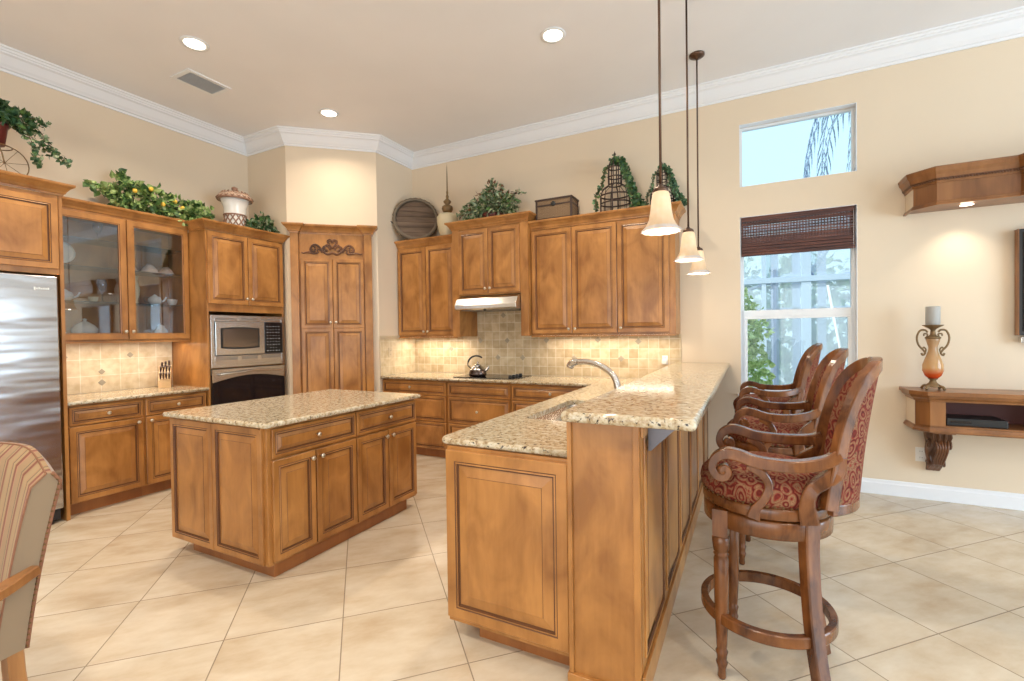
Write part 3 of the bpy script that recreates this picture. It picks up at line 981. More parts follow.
def teapot(y, z, label):
    t = empty('teapot', label, 'teapot', (-5.17, y, z), 0, 'dishes behind the glass doors')
    mb = MB(); mb.lathe([(0.0, 0), (0.03, 0), (0.05, .02), (0.058, .045), (0.045, .075), (0.02, .085), (0.02, .09), (0.008, .1), (0.0, .104)], 20); mb.build('pot', 'ceramic_white', t)
    mb = MB(); mb.tube(bez([(0, .05, .03), (0, .08, .045), (0, .10, .08)], 5), 0.008, 8); mb.build('spout', 'ceramic_white', t)
    mb = MB(); mb.tube(bez([(0, -.048, .02), (0, -.085, .03), (0, -.085, .065), (0, -.045, .07)], 5), 0.006, 8); mb.build('handle', 'gold_brown', t)
teapot(1.80, 1.729, 'small white teapot behind the left glass door near the refrigerator')
teapot(2.47, 1.729, 'white teapot behind the right glass door')
dish('cup', 'white cup on the low shelf at right of the glass cabinet', 'cup', CUP, 2.63, 1.729)
dish('cup', 'small gold rimmed cup beside the goblet in the glass cabinet', 'cup', [(r * .8, z * .8) for r, z in CUP], 1.995, 1.729, m='ceramic_cream')
dish('goblet', 'clear goblet in the middle of the left glass door, low shelf', 'goblet', [(r, z * 1.25) for r, z in GOB], 2.06, 1.729, m='goblet')
dish('goblet', 'clear goblet on the top shelf behind the left glass door', 'goblet', GOB, 2.04, 2.269, m='goblet')
dish('vase', 'peach vase behind the left glass door by the cabinet centre', 'vase', VASE, 2.20, 1.729, m='peach')
dish('vase', 'tall pale vase just behind the left edge of the right glass door', 'vase', [(r, z * 1.15) for r, z in VASE], 2.30, 1.729, m='ceramic_cream')
dish('pitcher', 'large white lidded tureen on the floor of the glass cabinet, left', 'tureen', [(0.0, 0), (.05, 0), (.06, .01), (.085, .05), (.09, .09), (.07, .12), (.03, .15), (.01, .16), (.018, .175), (0, .185)], 1.93, 1.401)
dish('cup', 'white cup on the floor of the glass cabinet beside the refrigerator', 'cup', CUP, 1.76, 1.401)
dish('jar', 'round white jar on the floor of the glass cabinet, right', 'jar', [(0.0, 0), (.04, 0), (.055, .03), (.055, .08), (.03, .11), (.035, .12), (0, .14)], 2.52, 1.401)
dish('goblet', 'clear goblet on the top shelf behind the right glass door', 'goblet', GOB, 2.28, 2.269, m='goblet')

# ---- oven tower
TX = -4.72
tw = 0.840
t = empty('oven_cabinet', 'tall maple oven cabinet holding the microwave and wall oven', 'cabinet', (TX, 2.702, 0), QL)
td = TX - X_L - .003
mb = MB()
mb.box(0, .018, 0, td, 0.10, 2.46); mb.box(tw - .018, tw, 0, td, .10, 2.46); mb.box(.018, tw - .018, td - .02, td, .10, 2.46)
mb.box(.018, tw - .018, 0, td - .02, 1.66, 2.46); mb.box(.018, tw - .018, 0, td - .02, 0.10, 0.42)
mb.box(.018, tw - .018, 0.03, td - .02, 1.085, 1.095)
mb.build('cabinet_body', 'wood', t, 0.0015)
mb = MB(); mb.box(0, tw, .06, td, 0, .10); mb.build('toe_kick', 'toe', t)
fronts(t, [('door', 0.008, tw / 2 - .001, 1.735, 2.45, (tw / 2 - .03, 1.80)), ('door', tw / 2 + .001, tw - .008, 1.735, 2.45, (tw / 2 + .03, 1.80)), ('drawer', .008, tw - .008, .11, .40, (tw / 2, .26))])
cab_crown(t, [(0, td - .37), (0, -.005), (tw, -.005), (tw, td)], 2.46)

# microwave
t = empty('microwave', 'built-in stainless microwave with black keypad above the oven', 'microwave', (TX + .004, 2.721, 1.098), QL)
mw, mh_ = 0.795, 0.525
mb = MB(); mb.box(.01, mw - .01, 0.0, .45, .003, mh_ - .02); mb.build('body', 'grey', t)
mb = MB(); window_frame(mb, -.002, mw + .002, 0, mh_, -.022, .032, .02)
mb.box(.03, mw - .03, -.022, -.002, .03, .115); mb.box(.03, mw - .03, -.022, -.002, mh_ - .062, mh_ - .03)
mb.build('trim_kit', 'steel', t, 0.002)
for z0, z1 in ((mh_ - .048, mh_ - .022), (.075, .11)):
    mb = MB()
    for x0, x1 in ((.04, .26), (.30, .48), (.52, .755)):
        for k in range(4): mb.box(x0, x1, -.0235, -.021, z0 + k * (z1 - z0) / 4, z0 + (k + .55) * (z1 - z0) / 4)
    mb.build('vent_grille', 'grey', t)
mb = MB(); mb.box(.035, .555, -.034, -.004, .125, mh_ - .065); dr = mb.build('door', 'steel', t, 0.004)
def bulged(x0, x1, z0, z1, b, k=8):
    top = [(x0 + (x1 - x0) * i / k, z1 + b * 4 * (i / k) * (1 - i / k)) for i in range(k + 1)]
    bot = [(x1 - (x1 - x0) * i / k, z0 - b * 4 * (i / k) * (1 - i / k)) for i in range(k + 1)]
    return bot + top
P = bulged(.085, .495, .195, .395, .012)
mb = MB(); mb.prism([(x, z) for x, z in P], 0, .003, M=T(0, -.034, 0) @ RX(R(90))); mb.build('door_frame', 'black', dr)
P = bulged(.105, .475, .21, .38, .010)
mb = MB(); mb.prism(P, 0, .0015, M=T(0, -.037, 0) @ RX(R(90))); mb.build('door_glass', mat('tinted_microwave_window', (.17, .13, .10), .12, .6), dr)
mb = MB(); mb.box(.56, .775, -.032, -.004, .125, mh_ - .065); kp = mb.build('control_panel', 'black_glass', t, 0.003)
mb = MB()
for r_ in range(9):
    for c in range(5):
        if r_ == 1 and c in (0, 4): continue
        w_ = .007 if (r_ * 5 + c) % 3 else .014
        mb.box(.585 + c * .035, .585 + c * .035 + w_, -.0335, -.032, .15 + r_ * .033, .15 + r_ * .033 + (.003 if r_ % 2 else .006))
mb.build('keypad_marks', 'mark', kp)
# oven
t = empty('wall_oven', 'built-in wall oven with curved handle and black glass door', 'oven', (TX + .004, 2.721, 0.43), QL)
mb = MB(); mb.box(.01, mw - .01, 0.0, .5, .0, .65); mb.build('body', 'grey', t)
mb = MB(); mb.box(-.002, mw + .002, -.026, -.002, .0, .60); mb.build('door_glass', 'black_glass', t, 0.004)
P = [(0, .653), (0, .525)] + [(mw * i / 14, .525 + .055 * sin(pi * i / 14)) for i in range(1, 14)] + [(mw, .525), (mw, .653)]
mb = MB(); mb.prism([(x, z) for x, z in P], 0, .012, M=T(0, -.026, 0) @ RX(R(90))); mb.build('door_band', 'steel', t)
mb = MB(); mb.tube(bez([(.06, -.036, .60), (.08, -.075, .605), (.25, -.082, .612), (.4, -.085, .625), (.55, -.082, .612), (.72, -.075, .605), (.74, -.036, .60)], 6), 0.011, 10); mb.build('handle', 'steel', t)

# ---- corner pantry
t = empty('pantry_cabinet', 'tall maple corner pantry with four panel doors and carved scroll', 'cabinet', (PAN0.x, PAN0.y, 0), PANG)
PL = (PAN1 - PAN0).length
mb = MB(); mb.box(.045, PL - .07, -.022, -.001, 0.02, 2.60); mb.build('frame', 'wood', t, .0015)
for x0 in (.040, PL - .150):
    mb = MB(); mb.box(x0, x0 + .085, -.062, -.022, 0.0, 2.585)
    mb.box(x0 - .006, x0 + .091, -.070, -.0225, 0.0, 0.16)
    mb.build('pilaster', 'wood', t, .002)
x0, x1, xm = .140, PL - .158, (.140 + PL - .158) / 2
for a, b, kx in ((x0, xm - .001, xm - .03), (xm + .001, x1, xm + .03)):
    mb = MB()
    w = b - a - .004
    raised(mb, w, 1.46, T(a + .002, -.022, .03), s=.05)
    raised(mb, w, 0.80, T(a + .002, -.022, 1.492), s=.05)
    o = mb.build('door', ('wood', 'glaze'), t); knob(o, kx, 1.56, -.043)
# crown with breakfront over the pilasters
pth = [(.038, 0), (.038, -.066), (.127, -.066), (.127, -.022), (PL - .152, -.022), (PL - .152, -.066), (PL - .063, -.066), (PL - .063, 0)]
cab_crown(t, pth, 2.575, sc=1.1)
mb = MB(); mb.prism([(.038, -.002), (.038, -.066), (.127, -.066), (.127, -.022), (PL - .152, -.022), (PL - .152, -.066), (PL - .063, -.066), (PL - .063, -.002)], 2.586, 2.672); mb.build('crown_top', 'wood', t)
# carved onlay
mb = MB()
cxo, zo = xm, 2.385
def onl(pts, r0, r1):
    n = len(pts) * 5
    p = bez([(cxo + x * 1.07, -.030, zo - .02 + z * 1.6) for x, z in pts], 6)
    mb.tube(p, [1.7 * (r0 + (r1 - r0) * i / (len(p) - 1)) for i in range(len(p))], 7)
for sgn in (-1, 1):
    S_ = lambda L: [(sgn * a, b) for a, b in L]
    onl(S_([(.0, .0), (.05, -.012), (.10, .012), (.14, .045), (.18, .055), (.215, .035), (.21, .01), (.18, .005), (.17, .025)]), .008, .005)
    onl(S_([(.15, -.005), (.20, -.008), (.25, .0), (.29, -.008), (.31, .0)]), .007, .003)
    onl(S_([(.02, .02), (.05, .045), (.09, .04), (.095, .015), (.07, .01)]), .007, .004)
    onl(S_([(.0, .03), (.03, .06), (.035, .08), (.015, .085)]), .006, .003)
    onl(S_([(.10, .0), (.13, .02), (.15, .015), (.14, -.005)]), .006, .003)
    onl(S_([(.05, .01), (.08, .03), (.06, .055), (.03, .05)]), .008, .004)
    onl(S_([(.17, .03), (.195, .05), (.225, .02), (.20, -.01)]), .007, .003)
    onl(S_([(.0, .07), (.02, .095), (.05, .085), (.045, .065)]), .006, .003)
    for k in range(4): mb.lathe([(0, -.006), (.010, 0), (0, .006)], 8, M=T(cxo + sgn * (.06 + k * .05), -.032, zo + (.0, .02, .03, .01)[k]))
mb.lathe([(0, -.014), (.016, 0), (.010, .02), (0, .034)], 10, M=T(cxo, -.034, zo + .10))
mb.lathe([(0, -.012), (.022, 0), (0, .012)], 10, M=T(cxo, -.034, zo + .035))
mb.build('carved_scroll', 'carved', t)

# ---- back wall base run (face normal -Y)
BY = 4.275
g2 = 'drawer cabinets along the back wall'
t = empty('base_cabinet', 'maple three drawer base cabinet in the corner beside the pantry', 'cabinet', (-3.928, BY, 0), 0, g2)
base_body(t, 0.935, Y_B - BY - .003)
fronts(t, [('drawer', .01, .925, .715, .868, (.43, .80)), ('drawer', .01, .925, .42, .71, (.46, .565)), ('drawer', .01, .925, .105, .415, (.46, .26))])
t = empty('base_cabinet', 'maple three drawer base cabinet below the cooktop', 'cabinet', (-2.990, BY, 0), 0, g2)
base_body(t, 0.795, Y_B - BY - .003)
fronts(t, [('drawer', .01, .785, .715, .868), ('drawer', .01, .785, .42, .71, (.395, .565)), ('drawer', .01, .785, .105, .415, (.395, .26))])
t = empty('base_cabinet', 'maple drawer base cabinet running into the sink peninsula', 'cabinet', (-2.193, BY, 0), 0, g2)
base_body(t, 0.90, Y_B - BY - .003)
fronts(t, [('drawer', .01, .89, .715, .868, (.445, .795)), ('drawer', .01, .89, .42, .71, (.445, .565)), ('drawer', .01, .89, .105, .415, (.445, .26))])

# ---- sink peninsula: base cabinets, knee wall, tops
t = empty('base_cabinet', 'maple sink cabinet with one large raised end panel', 'cabinet', (-1.247, 4.27, 0), R(-90))
pl = 4.27 - 1.79
mb = MB(); 
mb.box(0, .016, .0, .592, .10, .883); mb.box(0, pl, 0, .018, .10, .883); mb.box(0, pl, .575, .592, .10, .883); mb.box(.016, pl - .018, .018, .575, .10, .12); mb.box(pl - .018, pl, .018, .575, .10, .883)
mb.build('cabinet_body', 'wood', t, .0015)
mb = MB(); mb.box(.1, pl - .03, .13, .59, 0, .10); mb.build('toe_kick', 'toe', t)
fronts(t, [('door', .62 + k * .46, .62 + (k + 1) * .46, .105, .868, (.62 + k * .46 + (.42 if k % 2 == 0 else .04), .80)) for k in range(4)])
mb = MB(); mb.box(pl + .0005, pl + .02, .0, .592, .075, .883); raised(mb, .592, .77, T(pl + .02, 0, .098) @ RZ(R(90)), s=.062, bev=.045, t=.016)
mb.build('end_panel', ('wood', 'glaze'), t)

KX0, KX1, KY0 = -0.648, -0.372, 1.752
t = empty('bar_wall', 'maple panelled knee wall carrying the raised breakfast bar', 'knee wall', (KX0, KY0, 0))
kw, kl = KX1 - KX0, Y_B - KY0 - .003
mb = MB(); mb.box(0, kw, 0.012, kl, 0, 1.047); mb.build('wall_core', 'wood', t)
mb = MB(); mb.box(.0, kw, -.002, .012, 0, 1.047); mb.box(.0, .018, -.016, -.002, .04, 1.047); mb.box(kw - .018, kw + .008, -.016, -.002, .04, 1.047)
mb.box(-.006, kw + .014, -.022, -.002, 0, .04); mb.build('end_post', 'wood', t, .002)
# wainscot on the stool side
mb = MB()
zA, zB = .15, 1.0
mb.box(kw, kw + .010, -.002, kl, 0, 1.047)
mb.build('back_board', 'wood', t)
for k in range(6):
    y0 = 1.79 - KY0 + k * .515
    mb = MB(); raised(mb, .43, zB - zA, T(kw + .010, y0, zA) @ RZ(R(90)), t=.008, s=.02, bev=.03); mb.build('wainscot_panel', ('wood', 'glaze'), t)
mb = MB()
mb.box(kw + .0105, kw + .022, -.016, kl, 0, .11); mb.box(kw + .0105, kw + .020, -.002, kl, 1.0, 1.047); mb.build('base_molding', 'wood', t, .002)
for y in (1.85 - KY0, 3.0 - KY0, 4.2 - KY0):
    mb = MB(); mb.prism([(0, 0), (.010, 0), (.095, .085), (.14, .100), (.14, .112), (0, .112)], -.010, .010, M=T(kw + .021, y, .934) @ RX(R(90))); mb.build('bar_bracket', 'bracket', t)
# low granite riser behind sink
mb = MB(); mb.box(-.012, -.001, .03, kl - .6, .917, 1.047); mb.build('riser', 'granite', t)

SX0, SX1, SY0, SY1 = -1.145, -0.775, 2.38, 3.16
hole = round_poly(rect(SX0, SX1, SY0, SY1), .05, 4)
poly = round_poly([(-1.310, 1.778), (-.650, 1.778), (-.650, 4.880), (-3.929, 4.880), (-3.929, 4.228), (-1.310, 4.228)], {0: .07})
mb = MB(); mb.slab(poly, 0.884, 0.915, .013, [hole])
o = mb.build('countertop', 'granite'); tag(o, 'L-shaped speckled granite counter holding the sink and cooktop', 'countertop')
mb = MB(); mb.slab(round_poly([(-.662, 1.690), (-.162, 1.690), (-.162, 4.889), (-.662, 4.889)], {0: .03, 1: .02}), 1.049, 1.090, .016)
o = mb.build('countertop', 'granite'); tag(o, 'raised speckled granite breakfast bar top beside the stools', 'countertop')

# sink
t = empty('sink', 'undermount stainless steel sink in the peninsula counter', 'sink', ((SX0 + SX1) / 2, (SY0 + SY1) / 2, .72))
a, b = (SX1 - SX0) / 2, (SY1 - SY0) / 2
def rr(d, z, rad=.05): return [(x, y, z) for x, y in round_poly(rect(-a - d, a + d, -b - d, b + d), rad, 4)]
mb = MB(); mb.rings([rr(.02, .163), rr(-.002, .163), rr(-.006, .02), rr(-.03, .0), rr(-.03, -.004), rr(.004, .0), rr(.02, .155), rr(.02, .163)], 0, True, M=None)
mb.add(rr(-.03, .0), [tuple(range(len(rr(-.03, 0))))]); mb.build('basin', 'steel', t)
mb = MB(); mb.lathe([(0, .001), (.035, .001), (.042, .004), (.045, .001)], 20); mb.build('drain', 'chrome', t)
# faucet
t = empty('faucet', 'satin pull-out kitchen faucet arching over the sink', 'faucet', (-.715, 2.84, .915))
mb = MB(); mb.lathe([(.030, 0), (.030, .006), (.022, .012), (.020, .05), (.019, .09)], 18); mb.build('base', 'chrome', t)
mb = MB()
p = bez([(0, 0, .08), (-.006, .003, .14), (-.04, .015, .215), (-.12, .04, .268), (-.22, .075, .290), (-.295, .10, .288)], 8)
mb.tube(p, [.022 - .003 * min(1, i / 20) for i in range(len(p))], 14); mb.build('spout', 'chrome', t)
mb = MB(); mb.tube(bez([(-.285, .097, .290), (-.325, .11, .285), (-.352, .12, .268), (-.360, .122, .248)], 5), [.017, .019, .021, .023, .024, .025, .0255, .026, .026, .026, .026, .026, .026, .026, .025, .024], 14); mb.build('spray_head', 'chrome', t)
mb = MB(); mb.tube(bez([(0, 0, .10), (.02, .05, .13), (.03, .10, .125)], 5), .006, 8); mb.build('lever', 'chrome', t)
t = empty('soap_dispenser', 'small metal soap dispenser behind the faucet', 'soap dispenser', (-.78, 3.28, .915))
mb = MB(); mb.lathe([(.018, 0), (.018, .006), (.011, .012), (.010, .05), (.013, .055), (.012, .065), (0, .07)], 14); mb.build('body', 'chrome', t)
mb = MB(); mb.tube([(0, 0, .058), (-.05, .01, .062), (-.06, .012, .055)], .005, 8); mb.build('nozzle', 'chrome', t)

# ---- island
IX0, IX1, IY0, IY1 = -3.395, -2.44, 1.705, 3.015
t = empty('island_cabinet', 'freestanding maple kitchen island with drawers and doors', 'kitchen island', (IX1, IY0, 0), QL)
iw, idp = IY1 - IY0, IX1 - IX0
mb = MB(); mb.box(0, iw, 0, idp, .085, .883); mb.build('cabinet_body', 'wood', t, .002)
mb = MB(); mb.box(.05, iw - .09, .025, idp - .12, 0, .085); mb.build('toe_kick', 'toe', t)
hw = .66
fronts(t, [('drawer', .02, hw - .002, .70, .872, (hw / 2, .785)), ('drawer', hw + .002, iw - .006, .70, .872, ((hw + iw) / 2, .785)),
           ('door', .02, .318, .10, .69, (.285, .645)), ('door', .322, hw - .002, .10, .69, (.355, .645)),
           ('door', hw + .002, .976, .10, .69, (.945, .645)), ('door', .98, iw - .006, .10, .69, (1.012, .645))], s=.05)
for a_, b_ in ((.0, .455), (.458, .925)):
    mb = MB(); raised(mb, b_ - a_, .785, T(-.0, idp - a_, .09) @ RZ(R(-90)), t=.016, s=.05, bev=.035); mb.build('end_panel', ('wood', 'glaze'), t)
mb = MB(); mb.slab(round_poly([(-3.43, 1.660), (-2.392, 1.660), (-2.392, 3.045), (-3.43, 3.045)], .02, 3), .884, .915, .013)
o = mb.build('countertop', 'granite'); tag(o, 'rectangular speckled granite top of the freestanding island', 'countertop')

# ---- back wall upper cabinets
UY = 4.575
t = empty('wall_cabinet', 'maple two door wall cabinet left of the range hood', 'cabinet', (-3.928, UY, 0))
ud = Y_B - UY - .003
mb = MB(); mb.box(0, .872, 0, ud, 1.372, 2.475); mb.box(0, .872, -.018, .018, 1.358, 1.3715); mb.build('cabinet_body', 'wood', t, .0015)
fronts(t, [('door', .01, .44, 1.392, 2.465, (.412, 1.44)), ('door', .444, .866, 1.392, 2.465, (.472, 1.44))])
cab_crown(t, [(0.0, 0), (.872, 0)], 2.475)
mb = MB(); mb.box(.1, .8, .05, .08, 1.3675, 1.3715); mb.build('light_strip', 'strip', t)
area('under_cabinet_lamp', (-3.45, 4.70, 1.345), (0, 0, 0), .75, .10, 5.0, WARM)

HY = 4.50
t = empty('wall_cabinet', 'raised maple wall cabinet directly above the range hood', 'cabinet', (-3.053, HY, 0))
hd = Y_B - HY - .003; hwid = .963
mb = MB(); mb.box(.092, hwid - .092, 0.0, hd, 1.835, 2.60); mb.build('cabinet_body', 'wood', t, .0015)
for x0 in (0, hwid - .09):
    mb = MB(); mb.box(x0, x0 + .09, -.005, hd, 1.372, 2.60); mb.build('pilaster', 'wood', t, .002)
fronts(t, [('door', .095, hwid / 2 - .001, 1.85, 2.575, (hwid / 2 - .03, 1.905)), ('door', hwid / 2 + .001, hwid - .095, 1.85, 2.575, (hwid / 2 + .03, 1.905))])
cab_crown(t, [(0, hd), (0, -.006), (hwid, -.006), (hwid, hd)], 2.590)
mb = MB(); mb.box(-.0, hwid, 0, hd, 2.60, 2.672); mb.build('crown_top', 'wood', t)

t = empty('wall_cabinet', 'maple three door wall cabinet right of the range hood', 'cabinet', (-2.088, UY, 0))
rw = 1.480
mb = MB(); mb.box(0, rw, 0, ud, 1.372, 2.50); mb.box(0, rw, -.018, .018, 1.358, 1.3715); mb.build('cabinet_body', 'wood', t, .0015)
fronts(t, [('door', .01, .462, 1.392, 2.490, (.43, 1.44)), ('door', .466, .932, 1.392, 2.490, (.50, 1.44)), ('door', .936, 1.425, 1.392, 2.490, (.97, 1.44))])
cab_crown(t, [(0, -.005), (rw, -.005), (rw, ud)], 2.500)
mb = MB(); mb.box(0, rw, 0, ud, 2.5, 2.582); mb.build('crown_top', 'wood', t)
mb = MB(); mb.box(.1, 1.4, .05, .08, 1.3675, 1.3715); mb.build('light_strip', 'strip', t)
area('under_cabinet_lamp', (-1.3, 4.70, 1.345), (0, 0, 0), 1.3, .10, 6.0, WARM)

# range hood
t = empty('range_hood', 'slim stainless steel range hood over the cooktop', 'range hood', (-2.957, HY - .001, 1.668))
hwd = .772
prof = [(0.36, 0), (-.085, 0), (-.112, .012), (-.115, .055), (-.07, .128), (-.0, .160), (.36, .160)]
mb = MB()
rs = []
for x, ins in ((0, 0), (hwd, 0)): rs.append([(x, y, z) for y, z in prof])
mb.rings(rs, 0, False, True, True, True); mb.build('hood_shell', 'steel', t, .004)
mb = MB(); mb.box(.05, hwd - .05, -.06, .3, -.006, -.001); mb.build('filter', 'grey', t)
mb = MB(); mb.lathe([(0, 0), (.014, 0), (.014, -.012), (0, -.014)][::-1], 10, M=T(hwd * .48, -.075, 0)); mb.build('switch', 'black', t)

# back wall backsplash with diamond accents, and its return on the pantry side wall
mb = MB(); mb.box(-3.931, -.60, Y_B - .011, Y_B - .001, .916, 1.371); mb.box(-2.96, -2.18, Y_B - .011, Y_B - .001, 1.372, 1.83)
for x, z in ((-3.35, 1.22), (-2.92, 1.32), (-2.68, 1.12), (-2.28, 1.52), (-2.35, 1.12), (-2.05, 1.32), (-1.72, 1.12), (-1.45, 1.32), (-1.2, 1.12), (-1.02, 1.30), (-2.55, 1.32), (-2.60, 1.62)): diamond(mb, (x, Y_B - .011, z), .034, 'y')
o = mb.build('backsplash', ['tile_back', 'accent']); tag(o, 'small square stone tile backsplash behind the cooktop', 'backsplash')
mb = MB(); mb.box(-3.931, -3.921, 4.235, Y_B - .012, .916, 1.36)
mb.box(-3.931, -3.915, 4.228, UY - .003, 1.361, 1.395, 1); mb.box(-3.931, -3.917, 4.222, 4.2345, .916, 1.36, 1)
o = mb.build('backsplash', ['tile_side', 'tile_plain'], bevel=.002); tag(o, 'narrow return of stone backsplash beside the pantry wall', 'backsplash')
def outlet(name, label, loc, rz, cat='outlet', w=.07, hgt=.115):
    t = empty(name, label, cat, loc, rz)
    mb = MB(); mb.box(-w / 2, w / 2, -.006, 0, -hgt / 2, hgt / 2); mb.build('plate', 'outlet', t, .002)
    mb = MB()
    for z in (-.025, .025): mb.box(-.016, .016, -.0085, -.006, z - .014, z + .014)
    sk = mb.build('socket', 'outlet', t, .002)
    mb = MB()
    for z in (-.025, .025):
        for x in (-.007, .007): mb.box(x - .0012, x + .0012, -.0092, -.0086, z - .004, z + .006)
    mb.build('slots', 'slot', sk)
    return t
outlet('wall_outlet', 'white outlet low on the wall beside the carved corbel', (1.246, Y_B, .363), 0)
t = outlet('wall_outlet', 'outlet with a plugged-in charger in the tile by the bar', (-.757, Y_B - .0115, 1.11), 0, w=.055, hgt=.09)
mb = MB(); mb.box(-.026, .022, -.045, -.010, -.04, .005); mb.build('charger', 'outlet', t, .006)
outlet('light_switch', 'cream switch plate on the tiled return beside the pantry', (-3.9205, 4.40, 1.19), R(90), 'light switch')
for _c in COL.objects['light_switch'].children: _c.data.materials[0] = M['tile_plain']

# cooktop
t = empty('cooktop', 'black glass cooktop with four black knobs', 'cooktop', (-2.59, 4.585, .9155))
mb = MB(); mb.slab(round_poly(rect(-.385, .385, -.23, .225), .012, 3), 0, .007, .002); mb.build('glass_top', 'black_glass', t)
for x, y in ((-.2, -.09), (-.2, .1), (.06, -.09), (.06, .1)):
    mb = MB(); mb.lathe([(.080, .0072), (.080, .0078), (.074, .0078), (.074, .0072)], 28, cap0=False, cap1=False); o = mb.build('burner_ring', 'grey', t); o.location = (x, y, 0)
for k in range(4):
    mb = MB(); mb.lathe([(.020, 0), (.021, .004), (.017, .022), (.016, .026), (0, .027)], 14); o = mb.build('control_knob', 'black', t); o.location = (.29, -.13 + k * .085, .007)
# kettle
t = empty('kettle', 'shiny steel kettle with arched black handle on the cooktop', 'kettle', (-2.735, 4.50, .9240), R(20))
mb = MB(); mb.lathe([(0, 0), (.088, 0), (.098, .008), (.100, .035), (.088, .075), (.062, .105), (.045, .115), (.045, .118), (0, .118)], 28, mis=[0, 0, 0, 0, 1, 1, 1, 1, 1][:8]); mb.build('body', [mat('kettle_dark_base', (.12, .09, .08), .25, 1), 'chrome'], t)
mb = MB(); mb.lathe([(.044, .1185), (.040, .128), (.012, .136), (.006, .142), (.014, .152), (.010, .162), (0, .164)], 16); mb.build('lid', 'chrome', t)
mb = MB(); mb.tube(bez([(.075, 0, .055), (.105, 0, .075), (.130, 0, .108)], 5), [.020] * 3 + [.016] * 3 + [.013] * 3 + [.011] * 2, 10); mb.build('spout', 'chrome', t)
mb = MB(); p = [(-.078 + .0 * k, 0, .09) for k in range(1)] + [(-.012 - .10 * cos(R(a)) , 0, .135 + .095 * sin(R(a))) for a in range(-10, 131, 10)]
mb.tube(p, [.006] * 4 + [.010] * (len(p) - 4), 10); mb.build('handle', 'black', t)
# knife block
t = empty('knife_block', 'pale wooden knife block full of dark handled knives', 'knife block', (-5.18, 2.55, .9155), R(75))
mb = MB()
mb.prism([(-.09, 0), (.10, 0), (.10, .06), (-.02, .215), (-.09, .16)], -.05, .05, M=T(0, 0, 0) @ RX(R(90)) @ Matrix.Identity(4)); o = mb.build('block', 'block_wood', t, .003); o.rotation_euler = (0, 0, R(-105))
nrm = Vector((.79, 0, .61)); rzb = RZ(R(-105))
kn = MB()
for r_ in range(2):
    for c in range(4):
        base = rzb @ Vector((.085 - .05 * r_ - .01, -.034 + c * .023, .09 + .065 * r_))
        d_ = ((rzb @ nrm) + Vector((0, -.45, .35))).normalized()
        m_ = MB(); m_.tube([base, base + d_ * .03, base + d_ * .095], [.006, .0085, .0095], 8); m_.build('knife_handle', 'dark_wood', t)
for c in range(3):
    base = rzb @ Vector((-.035, -.028 + c * .028, .185)); d_ = (rzb @ Vector((.45, 0, .9)) + Vector((0, -.4, 0))).normalized()
    m_ = MB(); m_.tube([base, base + d_ * .03, base + d_ * (.08 + .012 * c)], [.005, .008, .009], 8); m_.build('knife_handle', 'dark_wood', t)

# ================================================================== pendants
def pendant():
    t = empty('pendant_lamp', '', 'pendant lamp')
    mb = MB(); mb.lathe([(.062, 0), (.062, -.012), (.045, -.024), (.015, -.034), (.008, -.045)][::-1], 24); mb.build('canopy', 'bronze', t)
    L = Z_C - (PZ + .20)
    mb = MB(); mb.tube([(0, 0, -.03), (0, 0, -L + .01)], .0065, 8); mb.build('rod', 'bronze', t)
    mb = MB(); mb.lathe([(.008, -L + .03), (.016, -L + .02), (.030, -L + .012), (.036, -L + .004), (.036, -L - .008), (.028, -L - .012)][::-1], 20); mb.build('socket_cap', 'bronze', t)
    prof = [(.100, .0), (.096, .006), (.078, .022), (.062, .055), (.053, .10), (.048, .15), (.042, .18), (.032, .192)]
    inner = [(r - .004, z) for r, z in prof[::-1]]
    def rf(a, r, z): return r + max(0, (r - .060)) * .16 * cos(14 * a)
    mb = MB(); mb.lathe(prof + inner, 48, rf=rf, cap0=False, cap1=False, mis=[1, 1] + [0] * (len(prof) + len(inner) - 5) + [1, 1]); 
    o = mb.build('lamp_shade', ['shade', 'shade_rim'], t); o.location = (0, 0, PZ - Z_C); o.scale = (.94, .94, 1.03)
    mb = MB(); mb.lathe([(0, .06), (.022, .075), (.028, .10), (.018, .13), (.012, .16), (0, .17)], 14); o = mb.build('bulb', 'bulb', t); o.location = (0, 0, PZ - Z_C)
    return t
PZ = 1.885
pend = pendant()
for i, (x, y, l) in enumerate(((-.380, 2.37, 'bell shaped amber glass pendant hanging nearest the camera, the lowest and largest'),
                               (-.368, 3.42, 'bell shaped amber glass pendant, the middle one over the breakfast bar'),
                               (-.378, 4.25, 'bell shaped amber glass pendant nearest the back wall window'))):
    t = pend if i == 0 else copy_tree(pend)
    t.location = (x, y, Z_C); t['label'] = l; t['group'] = 'pendants over the breakfast bar'
    pl_ = bpy.data.lights.new('pendant_bulb', 'POINT'); pl_.energy = 2.5; pl_.color = WARM; pl_.shadow_soft_size = .03
    lo = bpy.data.objects.new('pendant_bulb', pl_); COL.objects.link(lo); lo.location = (x, y, PZ + .03)

